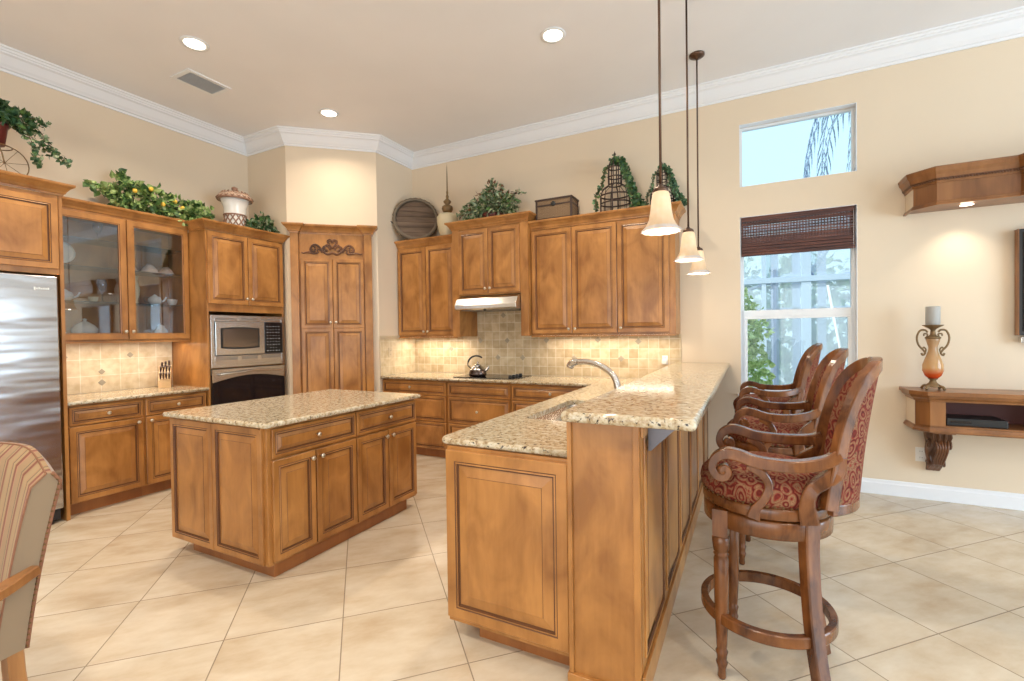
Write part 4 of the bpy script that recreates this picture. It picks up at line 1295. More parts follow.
# ================================================================== window blind
t = empty('window_blind', 'dark woven bamboo roman shade raised over the lower window', 'window blind', ((WX0 + WX1) / 2, Y_B + .02, 2.458))
bw = (WX1 - WX0) / 2 - .012
mb = MB(); mb.box(-bw, bw, -.005, .03, -.045, -.002); mb.build('headrail', 'bamboo', t)
mb = MB()
rr_ = random.Random(3)
for k in range(26):      # loosely woven reeds, daylight shows between them
    z = -.05 - k * .0088
    mb.box(-bw, bw, .008, .012, z - (.0050 if k in (3, 5, 6, 8, 9, 11, 12, 14) else .0080), z)
for k in range(38):
    x = -bw + .01 + k * (2 * bw - .02) / 37
    mb.box(x - .0045, x + .0045, .0065, .008, -.275, -.045)
mb.build('woven_panel', 'bamboo', t)
mb = MB()
for k in range(4): mb.box(-bw, bw, -.004 - .003 * k, .026, -.278 - k * .029, -.252 - k * .029)
mb.build('folded_pleats', 'bamboo', t, .003)
mb = MB(); mb.tube([(bw - .012, -.012, -.03), (bw - .012, -.012, -.9)], .0012, 6); mb.build('pull_cord', 'outlet', t)

# ================================================================== media wall: mantel shelf, console shelf, television
def plan(X0, d, ch, dx1=3.4):
    """left half plan: wall point, return corner, chamfer corner, to far right and back"""
    return [(X0, Y_B - .002), (X0, Y_B - d + ch), (X0 + ch, Y_B - d), (dx1, Y_B - d)]
t = empty('mantel_shelf', 'crown-shaped wooden valance shelf above the television', 'wall shelf', (1.72, Y_B, 2.315))
loc = Vector((1.72, Y_B))
def L2(p): return [(x - loc.x, y - loc.y) for x, y in p]
MX = 2.95
plan_m = [(1.152, Y_B - .002), (1.152, 4.685), (1.262, 4.570), (1.715, 4.570), (1.735, 4.525), (MX, 4.525), (MX, Y_B - .002)]
mb = MB(); mb.prism(L2(plan_m)[::-1][::-1], 0.015, .24); mb.build('box', 'cherry', t)
pr = [(0, .02), (.006, .02), (.008, .03), (.004, .036), (0, .036)]
mb = MB(); molding(mb, L2(plan_m), [(0, 0), (.014, 0), (.016, .008), (.010, .016), (.008, .024), (.002, .03), (0, .03)]); mb.build('bottom_molding', 'cherry', t)
mb = MB(); molding(mb, L2(plan_m), [(0, .165), (.006, .165), (.010, .18), (.022, .20), (.028, .225), (.042, .245), (.045, .262), (.048, .268), (.048, .28), (0, .28)]); mb.prism(L2(plan_m), .24, .278); mb.build('crown_molding', 'cherry', t)
mb = MB(); molding(mb, L2(plan_m), [(.008, .184), (.018, .186), (.022, .198), (.016, .206), (.008, .206)])
# rope beads
for (p, q) in zip(plan_m[1:-2], plan_m[2:-1]):
    a_ = Vector(p) - loc; b_ = Vector(q) - loc; Ln = (b_ - a_).length; nn = int(Ln / .016)
    if nn < 3: continue
    e = (b_ - a_).normalized(); nv = Vector((e.y, -e.x))
    for k in range(min(nn, 90)):
        c = a_ + e * (Ln * (k + .5) / nn) + nv * .026
        mb.lathe([(0, -.009), (.009, 0), (0, .009)], 6, M=T(c.x, c.y, .184))
mb.build('rope_molding', 'glaze', t)
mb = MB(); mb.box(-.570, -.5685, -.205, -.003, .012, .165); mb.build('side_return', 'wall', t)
mb = MB(); mb.lathe([(.04, -.004), (.034, .0), (0, .0)], 18, M=T(1.47 - loc.x, 4.70 - loc.y, .008)); mb.build('puck_light', 'can_lamp', t)
sp = bpy.data.lights.new('puck_lamp', 'SPOT'); sp.energy = 13; sp.color = WARM; sp.spot_size = R(110); sp.spot_blend = 1; sp.shadow_soft_size = .02
so = bpy.data.objects.new('puck_lamp', sp); COL.objects.link(so); so.location = (1.47, 4.72, 2.31)

t = empty('console_shelf', 'wall-mounted wooden media shelf with dark open niche', 'wall shelf', (1.12, Y_B, .60))
loc = Vector((1.12, Y_B))
plan_t = [(1.107, Y_B - .002), (1.107, 4.62), (1.195, 4.53), (MX, 4.53), (MX, Y_B - .002)]
plan_b = [(1.155, Y_B - .002), (1.155, 4.66), (1.225, 4.585), (MX - .03, 4.585), (MX - .03, Y_B - .002)]
mb = MB(); mb.prism(L2(plan_t), .285, .315); molding(mb, L2(plan_b), [(0, .235), (.008, .235), (.014, .25), (.030, .265), (.036, .285), (0, .285)]); mb.build('top_board', 'cherry', t, .002)
mb = MB(); mb.prism(L2(plan_b), 0.04, .055); mb.prism(L2(plan_b), .235, .284)
molding(mb, L2(plan_b), [(0, .0), (.012, .0), (.020, .008), (.020, .018), (.010, .03), (.006, .04), (0, .04)]); mb.prism(L2(plan_b), .0, .0395); mb.build('bottom_board', 'cherry', t, .001)
mb = MB(); mb.prism(L2([(1.155, Y_B - .002), (1.155, 4.66), (1.225, 4.585), (1.315, 4.585), (1.315, Y_B - .002)]), .055, .235)
mb.build('pilaster', 'cherry', t)
for x_ in (.86,): mb = MB(); mb.box(x_, x_ + .04, -.30, -.003, .0555, .2345); mb.build('divider', 'cherry', t)
mb = MB(); mb.box(.20, MX - 1.17, -.02, -.004, .056, .234); mb.build('niche_back', mat('dark_red_niche', (.10, .02, .015), .5), t)
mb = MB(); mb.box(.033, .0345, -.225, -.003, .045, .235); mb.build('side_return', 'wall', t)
# media player in the niche
t = empty('media_player', 'flat black electronics box inside the shelf niche', 'media player', (1.52, 4.72, .656))
mb = MB(); mb.box(-.19, .15, -.10, .13, 0, .055); mb.build('case', 'black', t, .004)
mb = MB(); mb.box(-.17, -.05, -.1012, -.1, .02, .038); mb.build('display', 'black_glass', t)
# corbel
t = empty('corbel', 'carved acanthus corbel bracket under the media shelf', 'corbel', (1.318, Y_B - .002, .245))
mb = MB()
N = 18
side = []
rs = []
for i in range(N + 1):
    v = i / N
    z = .350 * (1 - v)
    y = -(.02 + .21 * (1 - v) ** 1.1 * (1 - .0 * v) + .045 * sin(pi * min(1, v * 1.9)) * (1 - v) + (.055 * math.exp(-((v - .80) / .12) ** 2)))
    w = .054 * (1 - .30 * v) * (1 + .10 * sin(v * 14))
    row = [(-w, 0, z)]
    for j in range(13):
        a_ = j / 12
        f = 1 + .06 * cos(a_ * 2 * pi * 3) - .05 * abs(2 * a_ - 1) ** 4
        row.append(((-w + 2 * w * a_), y * f + .006 * sin(v * 40) * cos(a_ * 6 * pi), z))
    row.append((w, 0, z)); rs.append(row)
mb.rings(rs, 0, True, False, False, False)
mb.add(rs[0], [tuple(range(15))]); mb.add(rs[-1], [tuple(reversed(range(15)))])
mb.build('carved_body', 'carved', t)
mb = MB(); mb.box(-.066, .066, -.27, 0, .341, .3545); mb.build('cap', 'cherry', t, .003)
mb = MB()
for sgn in (-1, 1):
    p = [(sgn * .064, -.15 + .045 * (1 - k / 22) * cos(k * .5), .235 + .045 * (1 - k / 22) * sin(k * .5)) for k in range(20)]
    mb.tube(p, .007, 6)
    p = [(sgn * .050, -.075 + .032 * (1 - k / 22) * cos(k * .5), .07 + .032 * (1 - k / 22) * sin(k * .5)) for k in range(20)]
    mb.tube(p, .006, 6)
for k in range(5):
    p = bez([(-.04 + .02 * k, -.20, .28), (-.03 + .015 * k, -.235, .22), (-.03 + .015 * k, -.17, .13), (-.024 + .012 * k, -.125, .07)], 4)
    mb.tube(p, .008, 6)
mb.build('leaf_carving', 'carved', t)

t = empty('television', 'flat television at the right edge with wood coloured bezel side', 'television', (2.42, Y_B, 1.33))
mb = MB(); mb.box(-.625, .625, -.068, -.03, 0, .795); mb.build('housing', 'black', t, .004)
mb = MB(); mb.box(-.626, -.618, -.069, -.02, .0, .795); mb.build('side_trim', 'cherry', t)
mb = MB(); mb.box(-.60, .60, -.0695, -.068, .03, .77); mb.build('screen', 'black_glass', t)
mb = MB(); mb.box(-.25, .25, -.03, -.001, .2, .6); mb.build('wall_mount', 'black', t)
mb = MB(); mb.box(-.610, .610, -.075, -.03, -.055, -.012); mb.build('speaker_bar', 'steel', t, .004)

# candle holder
t = empty('candle_holder', 'bronze and amber glass candle holder with scroll handles', 'candle holder', (1.272, 4.70, .9155)); t.scale = (1.05, 1.05, 1.16)
mb = MB()
mb.lathe([(.030, .022), (.052, .020), (.040, .034), (.022, .050), (.018, .065), (.026, .070), (.03, .076)], 24)
for k in range(4):
    a_ = k * pi / 2 + pi / 4
    mb.tube(bez([(.035 * cos(a_), .035 * sin(a_), .028), (.062 * cos(a_), .062 * sin(a_), .022), (.075 * cos(a_), .075 * sin(a_), .004)], 4), .009, 8)
mb.build('foot', 'gold_brown', t)
mb = MB(); mb.lathe([(.028, .076), (.048, .095), (.062, .13), (.060, .17), (.042, .22), (.028, .26), (.026, .285), (.040, .33), (.042, .345)], 28, cap0=True, cap1=True); mb.build('glass_body', 'amber', t)
mb = MB(); mb.lathe([(.046, .343), (.046, .352), (.024, .362), (.016, .372), (.014, .40), (.022, .408), (.058, .428), (.062, .434), (.05, .434)], 24)
mb.build('cup', 'gold_brown', t)
for sgn in (-1, 1):
    mb = MB()
    mb.tube(bez([(sgn * .030, 0, .385), (sgn * .045, 0, .40), (sgn * .075, 0, .395), (sgn * .092, 0, .35), (sgn * .082, 0, .30), (sgn * .055, 0, .265), (sgn * .045, 0, .245), (sgn * .058, 0, .232), (sgn * .066, 0, .245)], 5), .0065, 8)
    mb.tube(bez([(sgn * .035, 0, .355), (sgn * .03, 0, .372), (sgn * .05, 0, .375), (sgn * .052, 0, .36)], 4), .005, 8)
    mb.tube(bez([(sgn * .045, 0, .245), (sgn * .04, 0, .27), (sgn * .052, 0, .285), (sgn * .06, 0, .272)], 4), .005, 8)
    mb.build('scroll_handle', 'gold_brown', t)
mb = MB(); mb.lathe([(0, 0), (.041, 0), (.042, .003), (.042, .128), (.040, .132), (.036, .129), (0, .128)], 24)
o = mb.build('pillar_candle', 'candle'); o.location = (1.272, 4.70, .9165 + .434 * 1.16); o.scale = (1.05, 1.05, 1.08); tag(o, 'grey pillar candle standing on the bronze holder', 'candle')

# ================================================================== greenery and ornaments on top of the cabinets
def leaf(mb, c, d, up, L, Wd, mi=0):
    """one folded pointed leaf from c along d"""
    d = Vector(d).normalized(); up = Vector(up); u = d.cross(up)
    if u.length < 1e-3: u = d.cross(Vector((1, 0, 0)))
    u.normalize(); n = u.cross(d)
    c = Vector(c)
    P = [c, c + d * L * .30 + u * Wd * .5 + n * Wd * .12, c + d * L * .62 + u * Wd * .42 + n * Wd * .10, c + d * L - n * L * .12,
         c + d * L * .62 - u * Wd * .42 + n * Wd * .10, c + d * L * .30 - u * Wd * .5 + n * Wd * .12, c + d * L * .5]
    mb.add(P, [(0, 1, 6), (1, 2, 6), (2, 3, 6), (3, 4, 6), (4, 5, 6), (5, 0, 6)], mi)

def rvec(r, flat=1.0):
    while True:
        v = Vector((r.uniform(-1, 1), r.uniform(-1, 1), r.uniform(-1, 1) * flat))
        if .05 < v.length < 1: return v.normalized()

def foliage(mb, blobs, n, L, Wd, nm, r, shell=.55, minz=None):
    """leaves scattered through ellipsoid blobs (cx,cy,cz,rx,ry,rz)"""
    tot = sum(b[3] * b[4] + b[4] * b[5] + b[3] * b[5] for b in blobs)
    for b in blobs:
        k = int(n * (b[3] * b[4] + b[4] * b[5] + b[3] * b[5]) / tot)
        for _ in range(k):
            v = rvec(r); q = r.uniform(shell, 1)
            c = Vector((b[0] + v.x * b[3] * q, b[1] + v.y * b[4] * q, b[2] + v.z * b[5] * q))
            if minz is not None and c.z < minz + .03: c.z = minz + .03 + r.uniform(0, .03)
            d = (v + rvec(r) * .9 + Vector((0, 0, -.2))).normalized()
            s_ = r.uniform(.7, 1.25)
            leaf(mb, c, d, rvec(r), L * s_, Wd * s_, r.randrange(nm))

def vine(mbl, mbs, P, r, dens, L, Wd, nm, spread=.03):
    p = bez(P, 8)
    mbs.tube(p, .003, 5)
    for q in p:
        for _ in range(dens):
            o_ = rvec(r) * r.uniform(0, spread)
            leaf(mbl, q + o_, rvec(r) + Vector((0, 0, -.3)), rvec(r), L * r.uniform(.7, 1.2), Wd * r.uniform(.7, 1.2), r.randrange(nm))

# garland along the glass cabinet
r = random.Random(11)
t = empty('ivy_garland', 'leafy green garland with yellow fruit on the glass door cabinet', 'artificial plant', (-5.12, 2.4, 2.565))
mb = MB(); st = MB()
foliage(mb, [(0, -.12, .16, .13, .17, .15), (.02, .05, .15, .13, .20, .14), (.04, .27, .12, .12, .22, .10), (.05, .44, .15, .1, .14, .08), (.0, -.22, .22, .08, .09, .12)], 620, .062, .050, 3, r)
for P in ([(0, -.1, .1), (.03, -.25, .13), (.05, -.36, .16), (.07, -.46, .17)], [(.02, -.1, .05), (.08, -.22, .03), (.10, -.32, .03)], [(.06, .1, .08), (.14, .2, .02), (.19, .3, -.04)], [(.05, .3, .1), (.16, .34, .0), (.20, .38, -.06)], [(0, -.15, .2), (0, -.2, .32), (0, -.22, .36)], [(.1, .3, .1), (.12, .42, .13), (.1, .5, .10)]):
    vine(mb, st, P, r, 2, .060, .055, 3)
mb.build('leaves', ['leaf_bright', 'leaf_dark', 'leaf_bright'], t); st.build('stems', 'stem', t)
for (x, y, z) in ((.12, -.15, .19), (.12, -.02, .24), (.13, .18, .17), (.14, .24, .12), (.12, .08, .12)):
    m_ = MB(); m_.lathe([(0, -.028), (.02, -.020), (.027, 0), (.02, .020), (0, .028)], 12); o = m_.build('fruit', 'fruit', t); o.location = (x, y, z); o.scale = (.75, .75, .75)

# lattice jar on the tower
t = empty('lidded_jar', 'white jar with brown basket lattice and domed lid', 'jar', (-4.98, 3.17, 2.552))
mb = MB(); mb.lathe([(.095, 0), (.098, .01), (.102, .14), (.104, .17), (.106, .18), (.108, .25), (.128, .31), (.140, .335)], 32); mb.build('body', 'ceramic_white', t)
def lattice_tubes(mb, r0, z0, r1, z1, n, turns, rad):
    for s_ in (-1, 1):
        for k in range(n):
            p = []
            for i in range(9):
                v = i / 8; a_ = 2 * pi * k / n + s_ * turns * v; rr0 = r0 + (r1 - r0) * v
                p.append((rr0 * cos(a_), rr0 * sin(a_), z0 + (z1 - z0) * v))
            mb.tube(p, rad, 5)
mb = MB(); lattice_tubes(mb, .100, .01, .106, .17, 12, 1.0, .007)
for z_, r_ in ((.008, .101), (.172, .108)): mb.tube([((r_) * cos(2 * pi * k / 24), r_ * sin(2 * pi * k / 24), z_) for k in range(24)], .008, 6, closed=True)
mb.build('lattice_band', 'lattice', t)
mb = MB(); mb.lathe([(.160, .335), (.170, .345), (.165, .375), (.13, .405), (.07, .425), (.02, .432), (.015, .44), (.03, .455), (.03, .475), (0, .49)], 32, mis=[0, 0, 0, 0, 0, 1, 1, 1, 1]); 
lid = mb.build('lid', [mat('tan_lid_glaze', (.52, .36, .26), .3), 'lattice'], t)
mb = MB(); lattice_tubes(mb, .176, .35, .120, .418, 18, .4, .006); mb.tube([(.165 * cos(2 * pi * k / 24), .165 * sin(2 * pi * k / 24), .342) for k in range(24)], .010, 6, closed=True); mb.build('lid_weave', 'lattice', lid)

# small ivy on the tower
t = empty('ivy_plant', 'small ivy plant on the oven tower beside the lattice jar', 'artificial plant', (-4.93, 3.40, 2.552))
mb = MB(); st = MB()
foliage(mb, [(.06, .0, .09, .12, .17, .09), (.08, -.12, .06, .08, .09, .06), (.05, .02, .16, .06, .07, .07)], 300, .05, .04, 3, r, minz=.01)
vine(mb, st, [(.05, 0, .05), (.06, .05, .15), (.05, .03, .24)], r, 2, .04, .035, 3); vine(mb, st, [(.0, .05, .04), (.1, .10, .08), (.15, .14, .03)], r, 2, .04, .035, 3)
mb.build('leaves', ['leaf_dark', 'leaf_sage', 'leaf_ivy'], t); st.build('stems', 'stem', t)

# bicycle planter with trailing ivy above the refrigerator
t = empty('bicycle_planter', 'wire bicycle plant stand above the refrigerator', 'plant stand', (-4.95, 1.37, 2.592))
mb = MB()
def ring_y(cy, cz, rad, x=0, n=28): return [(x, cy + rad * cos(2 * pi * k / n), cz + rad * sin(2 * pi * k / n)) for k in range(n)]
for (cy, cz, rad) in ((.03, .135, .132), (-.30, .135, .132)):
    mb.tube(ring_y(cy, cz, rad), .004, 6, closed=True)
    for k in range(8): mb.tube([(0, cy, cz), (0, cy + rad * cos(k * pi / 4 + .2), cz + rad * sin(k * pi / 4 + .2))], .0018, 5)
mb.build('wheels', 'gold_brown', t)
mb = MB()
mb.tube(bez([(0, .03, .135), (0, .0, .24), (0, -.10, .26), (0, -.28, .25), (0, -.30, .135)], 5), .005, 6); mb.tube([(.09 * cos(2 * pi * k / 20), -.02 + .09 * sin(2 * pi * k / 20), .245) for k in range(20)], .004, 6, closed=True)
mb.build('frame', 'gold_brown', t)
t2 = empty('potted_ivy', 'trailing ivy in a dark red pot at the upper left corner', 'potted plant', (-4.95, 1.345, 2.846))
mb = MB(); mb.lathe([(0, 0), (.058, 0), (.075, .13), (.083, .135), (.083, .16), (.075, .16), (.070, .14), (0, .135)], 24); mb.build('pot', 'terracotta', t2)
mb = MB(); st = MB()
foliage(mb, [(.02, -.02, .24, .11, .13, .09), (.03, .10, .22, .09, .10, .07)], 260, .055, .045, 2, r)
for P in ([(0, 0, .16), (.05, .12, .24), (.07, .22, .18), (.08, .28, .08), (.08, .33, .0)], [(0, 0, .16), (.06, .10, .2), (.08, .17, .1), (.08, .20, -.02), (.08, .22, -.08)], [(0, .05, .2), (.05, .2, .26), (.05, .27, .24)], [(.05, .1, .2), (.07, .25, .05), (.08, .36, .0), (.06, .42, -.03)], [(0, -.05, .2), (.03, -.18, .25), (.05, -.28, .14)]):
    vine(mb, st, P, r, 3, .036, .03, 3, .04)
mb.build('leaves', ['leaf_dark', 'leaf_ivy', 'leaf_sage'], t2); st.build('stems', 'stem', t2)

# round barrel-lid tray leaning in the corner
t = empty('round_tray', 'round plank tray with ribbed rim leaning in the corner', 'tray', (-3.67, 4.62, 2.568), R(38))
tr = RX(R(-12)) @ T(0, 0, .285)
mb = MB()
RR = .245
for k in range(7):
    z0 = -RR + k * 2 * RR / 7; z1 = z0 + 2 * RR / 7 - .004
    zs = [z0 + (z1 - z0) * i / 4 for i in range(5)]
    P = [(math.sqrt(max(1e-6, RR ** 2 - z * z)), z) for z in zs] + [(-math.sqrt(max(1e-6, RR ** 2 - z * z)), z) for z in reversed(zs)]
    mb.prism(P, -.012, .0, M=tr @ RX(R(90)))
mb.build('planks', 'old_wood', t)
mb = MB(); mb.lathe([(.243, -.03), (.275, -.035), (.285, -.01), (.280, .025), (.250, .03), (.243, .02)], 56, M=tr @ RX(R(90)), rf=lambda a, rr0, z: rr0 * (1 + .010 * cos(28 * a)), cap0=False, cap1=False)
mb.build('ribbed_rim', 'rim_wood', t)
for sgn in (-1, 1):
    mb = MB(); mb.tube([tr @ Vector(p) for p in bez([(sgn * .28, 0, .05), (sgn * .315, -.01, .035), (sgn * .315, -.01, -.035), (sgn * .28, 0, -.05)], 4)], .008, 6); mb.build('handle', 'iron', t)

# tall ceramic bottle with spire stopper
t = empty('ceramic_bottle', 'cream ceramic bottle with very tall thin finial', 'bottle', (-3.25, 4.70, 2.568))
mb = MB(); mb.lathe([(.085, 0), (.090, .01), (.112, .10), (.130, .20), (.128, .25), (.105, .285), (.060, .30), (.045, .305)], 32); mb.build('body', 'ceramic_cream', t)
mb = MB(); mb.lathe([(.040, .306), (.058, .325), (.070, .355), (.062, .385), (.035, .40), (.025, .41), (.045, .43), (.048, .445), (.028, .465), (.014, .48), (.020, .50), (.010, .53), (.014, .55), (.008, .58), (.006, .74), (.003, .86), (0, .90)], 20); mb.build('spire_stopper', 'gold_brown', t)

# arrangement above hood
t = empty('plant_arrangement', 'sage and russet leaf arrangement in a red basket above the hood', 'artificial plant', (-2.60, 4.66, 2.674))
mb = MB(); mb.lathe([(.09, 0), (.10, .005), (.12, .07), (.125, .09), (.115, .09), (.10, .06), (0, .06)], 24); mb.build('basket', 'terracotta', t)
mb = MB(); st = MB()
foliage(mb, [(0, -.03, .15, .34, .13, .11), (-.05, -.02, .22, .20, .12, .10), (.13, -.03, .2, .22, .12, .10), (.02, 0, .33, .10, .08, .09), (-.22, -.05, .12, .16, .10, .10)], 760, .075, .028, 3, r, minz=.01)
foliage(mb, [(.02, 0, .38, .10, .06, .08), (-.12, 0, .3, .10, .06, .06), (.16, 0, .3, .10, .06, .05)], 70, .05, .03, 1, r)
for i in range(len(mb.I) - 70 * 6, len(mb.I)): mb.I[i] = 3
for P in ([(0, 0, .1), (.02, 0, .35), (.0, 0, .49)], [(0, 0, .1), (.28, -.02, .28), (.40, -.03, .27)], [(0, 0, .1), (-.3, -.03, .2), (-.42, -.06, .10)], [(0, 0, .1), (.1, 0, .3), (.12, 0, .42)]):
    vine(mb, st, P, r, 2, .05, .028, 4)
mb.build('leaves', ['leaf_sage', 'leaf_dark', 'leaf_sage', 'leaf_red'], t); st.build('stems', 'stem', t)

# wicker trunk
t = empty('wicker_trunk', 'small dark framed wicker trunk on the back wall cabinets', 'trunk', (-1.83, 4.70, 2.584), R(0))
w_, d_, h_ = .205, .11, .235
mb = MB(); mb.box(-w_ + .01, w_ - .01, -d_ + .01, d_ - .01, .03, h_ - .012)
for k in range(14):
    z = .04 + k * .0135
    for m in range(20):
        x = -w_ + .03 + m * (2 * w_ - .06) / 19
        mb.box(x - .008, x + .008, -d_ + .004 + (.004 if (k + m) % 2 else 0), -d_ + .012, z, z + .010)
    for m in range(9):
        y = -d_ + .03 + m * (2 * d_ - .06) / 8
        mb.box(w_ - .012, w_ - .004 - (.004 if (k + m) % 2 else 0), y - .009, y + .009, z, z + .010)
mb.build('woven_body', 'wicker', t)
mb = MB()
for x in (-w_, w_ - .02):
    for y in (-d_, d_ - .02): mb.box(x, x + .02, y, y + .02, 0, h_ - .01)
for z in (.022, h_ - .07): mb.box(-w_, w_, -d_ - .001, -d_ + .006, z, z + .014); mb.box(w_ - .006, w_ + .001, -d_, d_, z, z + .014)
mb.build('frame', 'iron', t, .002)
mb = MB(); mb.box(-w_ - .006, w_ + .006, -d_ - .006, d_ + .006, h_ - .012, h_ + .006); mb.build('lid', 'iron', t, .003)
mb = MB(); mb.lathe([(0, 0), (.026, 0), (.026, .006), (.018, .010), (0, .010)], 16, M=T(0, -d_ - .001, h_ - .055) @ RX(R(90))); mb.build('clasp', 'black', t)

# birdcages wrapped in ivy
def birdcage(name, label, loc, sc, mats, side):
    t = empty(name, label, 'birdcage', loc)
    mb = MB()
    w0 = .135 * sc; h0 = .24 * sc
    for k in range(12):
        a_ = 2 * pi * k / 12
        mb.tube([(w0 * cos(a_), w0 * .8 * sin(a_), 0), (w0 * cos(a_), w0 * .8 * sin(a_), h0 * .75)], (.008 if k % 3 == 0 else .003) * sc, 6)
    for z in (.006, h0 * .45, h0 * .75): mb.tube([(w0 * cos(2 * pi * k / 24), w0 * .8 * sin(2 * pi * k / 24), z) for k in range(24)], .007 * sc, 6, closed=True)
    for k in range(12):   # domed lower roof
        a_ = 2 * pi * k / 12
        mb.tube(bez([(w0 * cos(a_), w0 * .8 * sin(a_), h0 * .75), (w0 * .85 * cos(a_), w0 * .7 * sin(a_), h0 * 1.0), (w0 * .45 * cos(a_), w0 * .4 * sin(a_), h0 * 1.15)], 4), .006 * sc if k % 3 == 0 else .003, 6)
    w1 = w0 * .45
    for z in (h0 * 1.15, h0 * 1.45, h0 * 1.8): mb.tube([(w1 * cos(2 * pi * k / 16), w1 * sin(2 * pi * k / 16), z) for k in range(16)], .006 * sc, 6, closed=True)
    for k in range(8):
        a_ = 2 * pi * k / 8
        mb.tube(bez([(w1 * cos(a_), w1 * sin(a_), h0 * 1.15), (w1 * cos(a_), w1 * sin(a_), h0 * 1.8), (w1 * .7 * cos(a_), w1 * .7 * sin(a_), h0 * 2.05), (0, 0, h0 * 2.2)], 4), .005 * sc, 6)
    mb.build('cage_wire', 'iron', t)
    mb = MB(); mb.lathe([(0, h0 * 2.16), (.014 * sc, h0 * 2.2), (.006 * sc, h0 * 2.26), (.012 * sc, h0 * 2.32), (.004 * sc, h0 * 2.4), (0, h0 * 2.46)], 10); mb.build('finial', 'iron', t)
    mb = MB(); st = MB()
    rr0 = random.Random(int(sc * 100))
    for k in range(9):
        a_ = -pi / 2 + side * (.95 + .16 * k)
        x, y = cos(a_), sin(a_)
        vine(mb, st, [(0.0, -.01, h0 * 2.15), (w1 * 1.4 * x, w1 * 1.2 * y, h0 * 1.9), (w1 * 2.1 * x, w1 * 1.6 * y, h0 * 1.35), (w0 * 1.25 * x, w0 * 1.1 * y, h0 * .9), (w0 * 1.65 * x, w0 * 1.0 * y, h0 * .4), (w0 * (1.5 + .1 * k) * x, w0 * 1.0 * y, .03)], rr0, 2, .036 * sc, .034 * sc, 2, .035 * sc)
    for k in range(3):
        a_ = -pi / 2 - side * (1.15 + .25 * k)
        x, y = cos(a_), sin(a_)
        vine(mb, st, [(0.0, 0, h0 * 2.1), (w1 * 1.5 * x, w1 * 1.3 * y, h0 * 1.75), (w0 * .9 * x, w0 * .9 * y, h0 * 1.2), (w0 * 1.3 * x, w0 * 1.1 * y, h0 * .8), (w0 * 1.35 * x, w0 * 1.1 * y, h0 * .2)], rr0, 1, .034 * sc, .03 * sc, 2, .02)
    mb.build('ivy_leaves', mats, t); st.build('ivy_stems', 'stem', t)
    return t
birdcage('birdcage', 'larger domed iron birdcage wrapped in ivy on the right cabinets', (-1.20, 4.70, 2.584), 1.10, ['leaf_ivy', 'leaf_dark'], 1)
birdcage('birdcage', 'smaller ivy birdcage partly behind the nearest pendant', (-.745, 4.72, 2.584), .80, ['leaf_ivy', 'leaf_ivy'], 1)

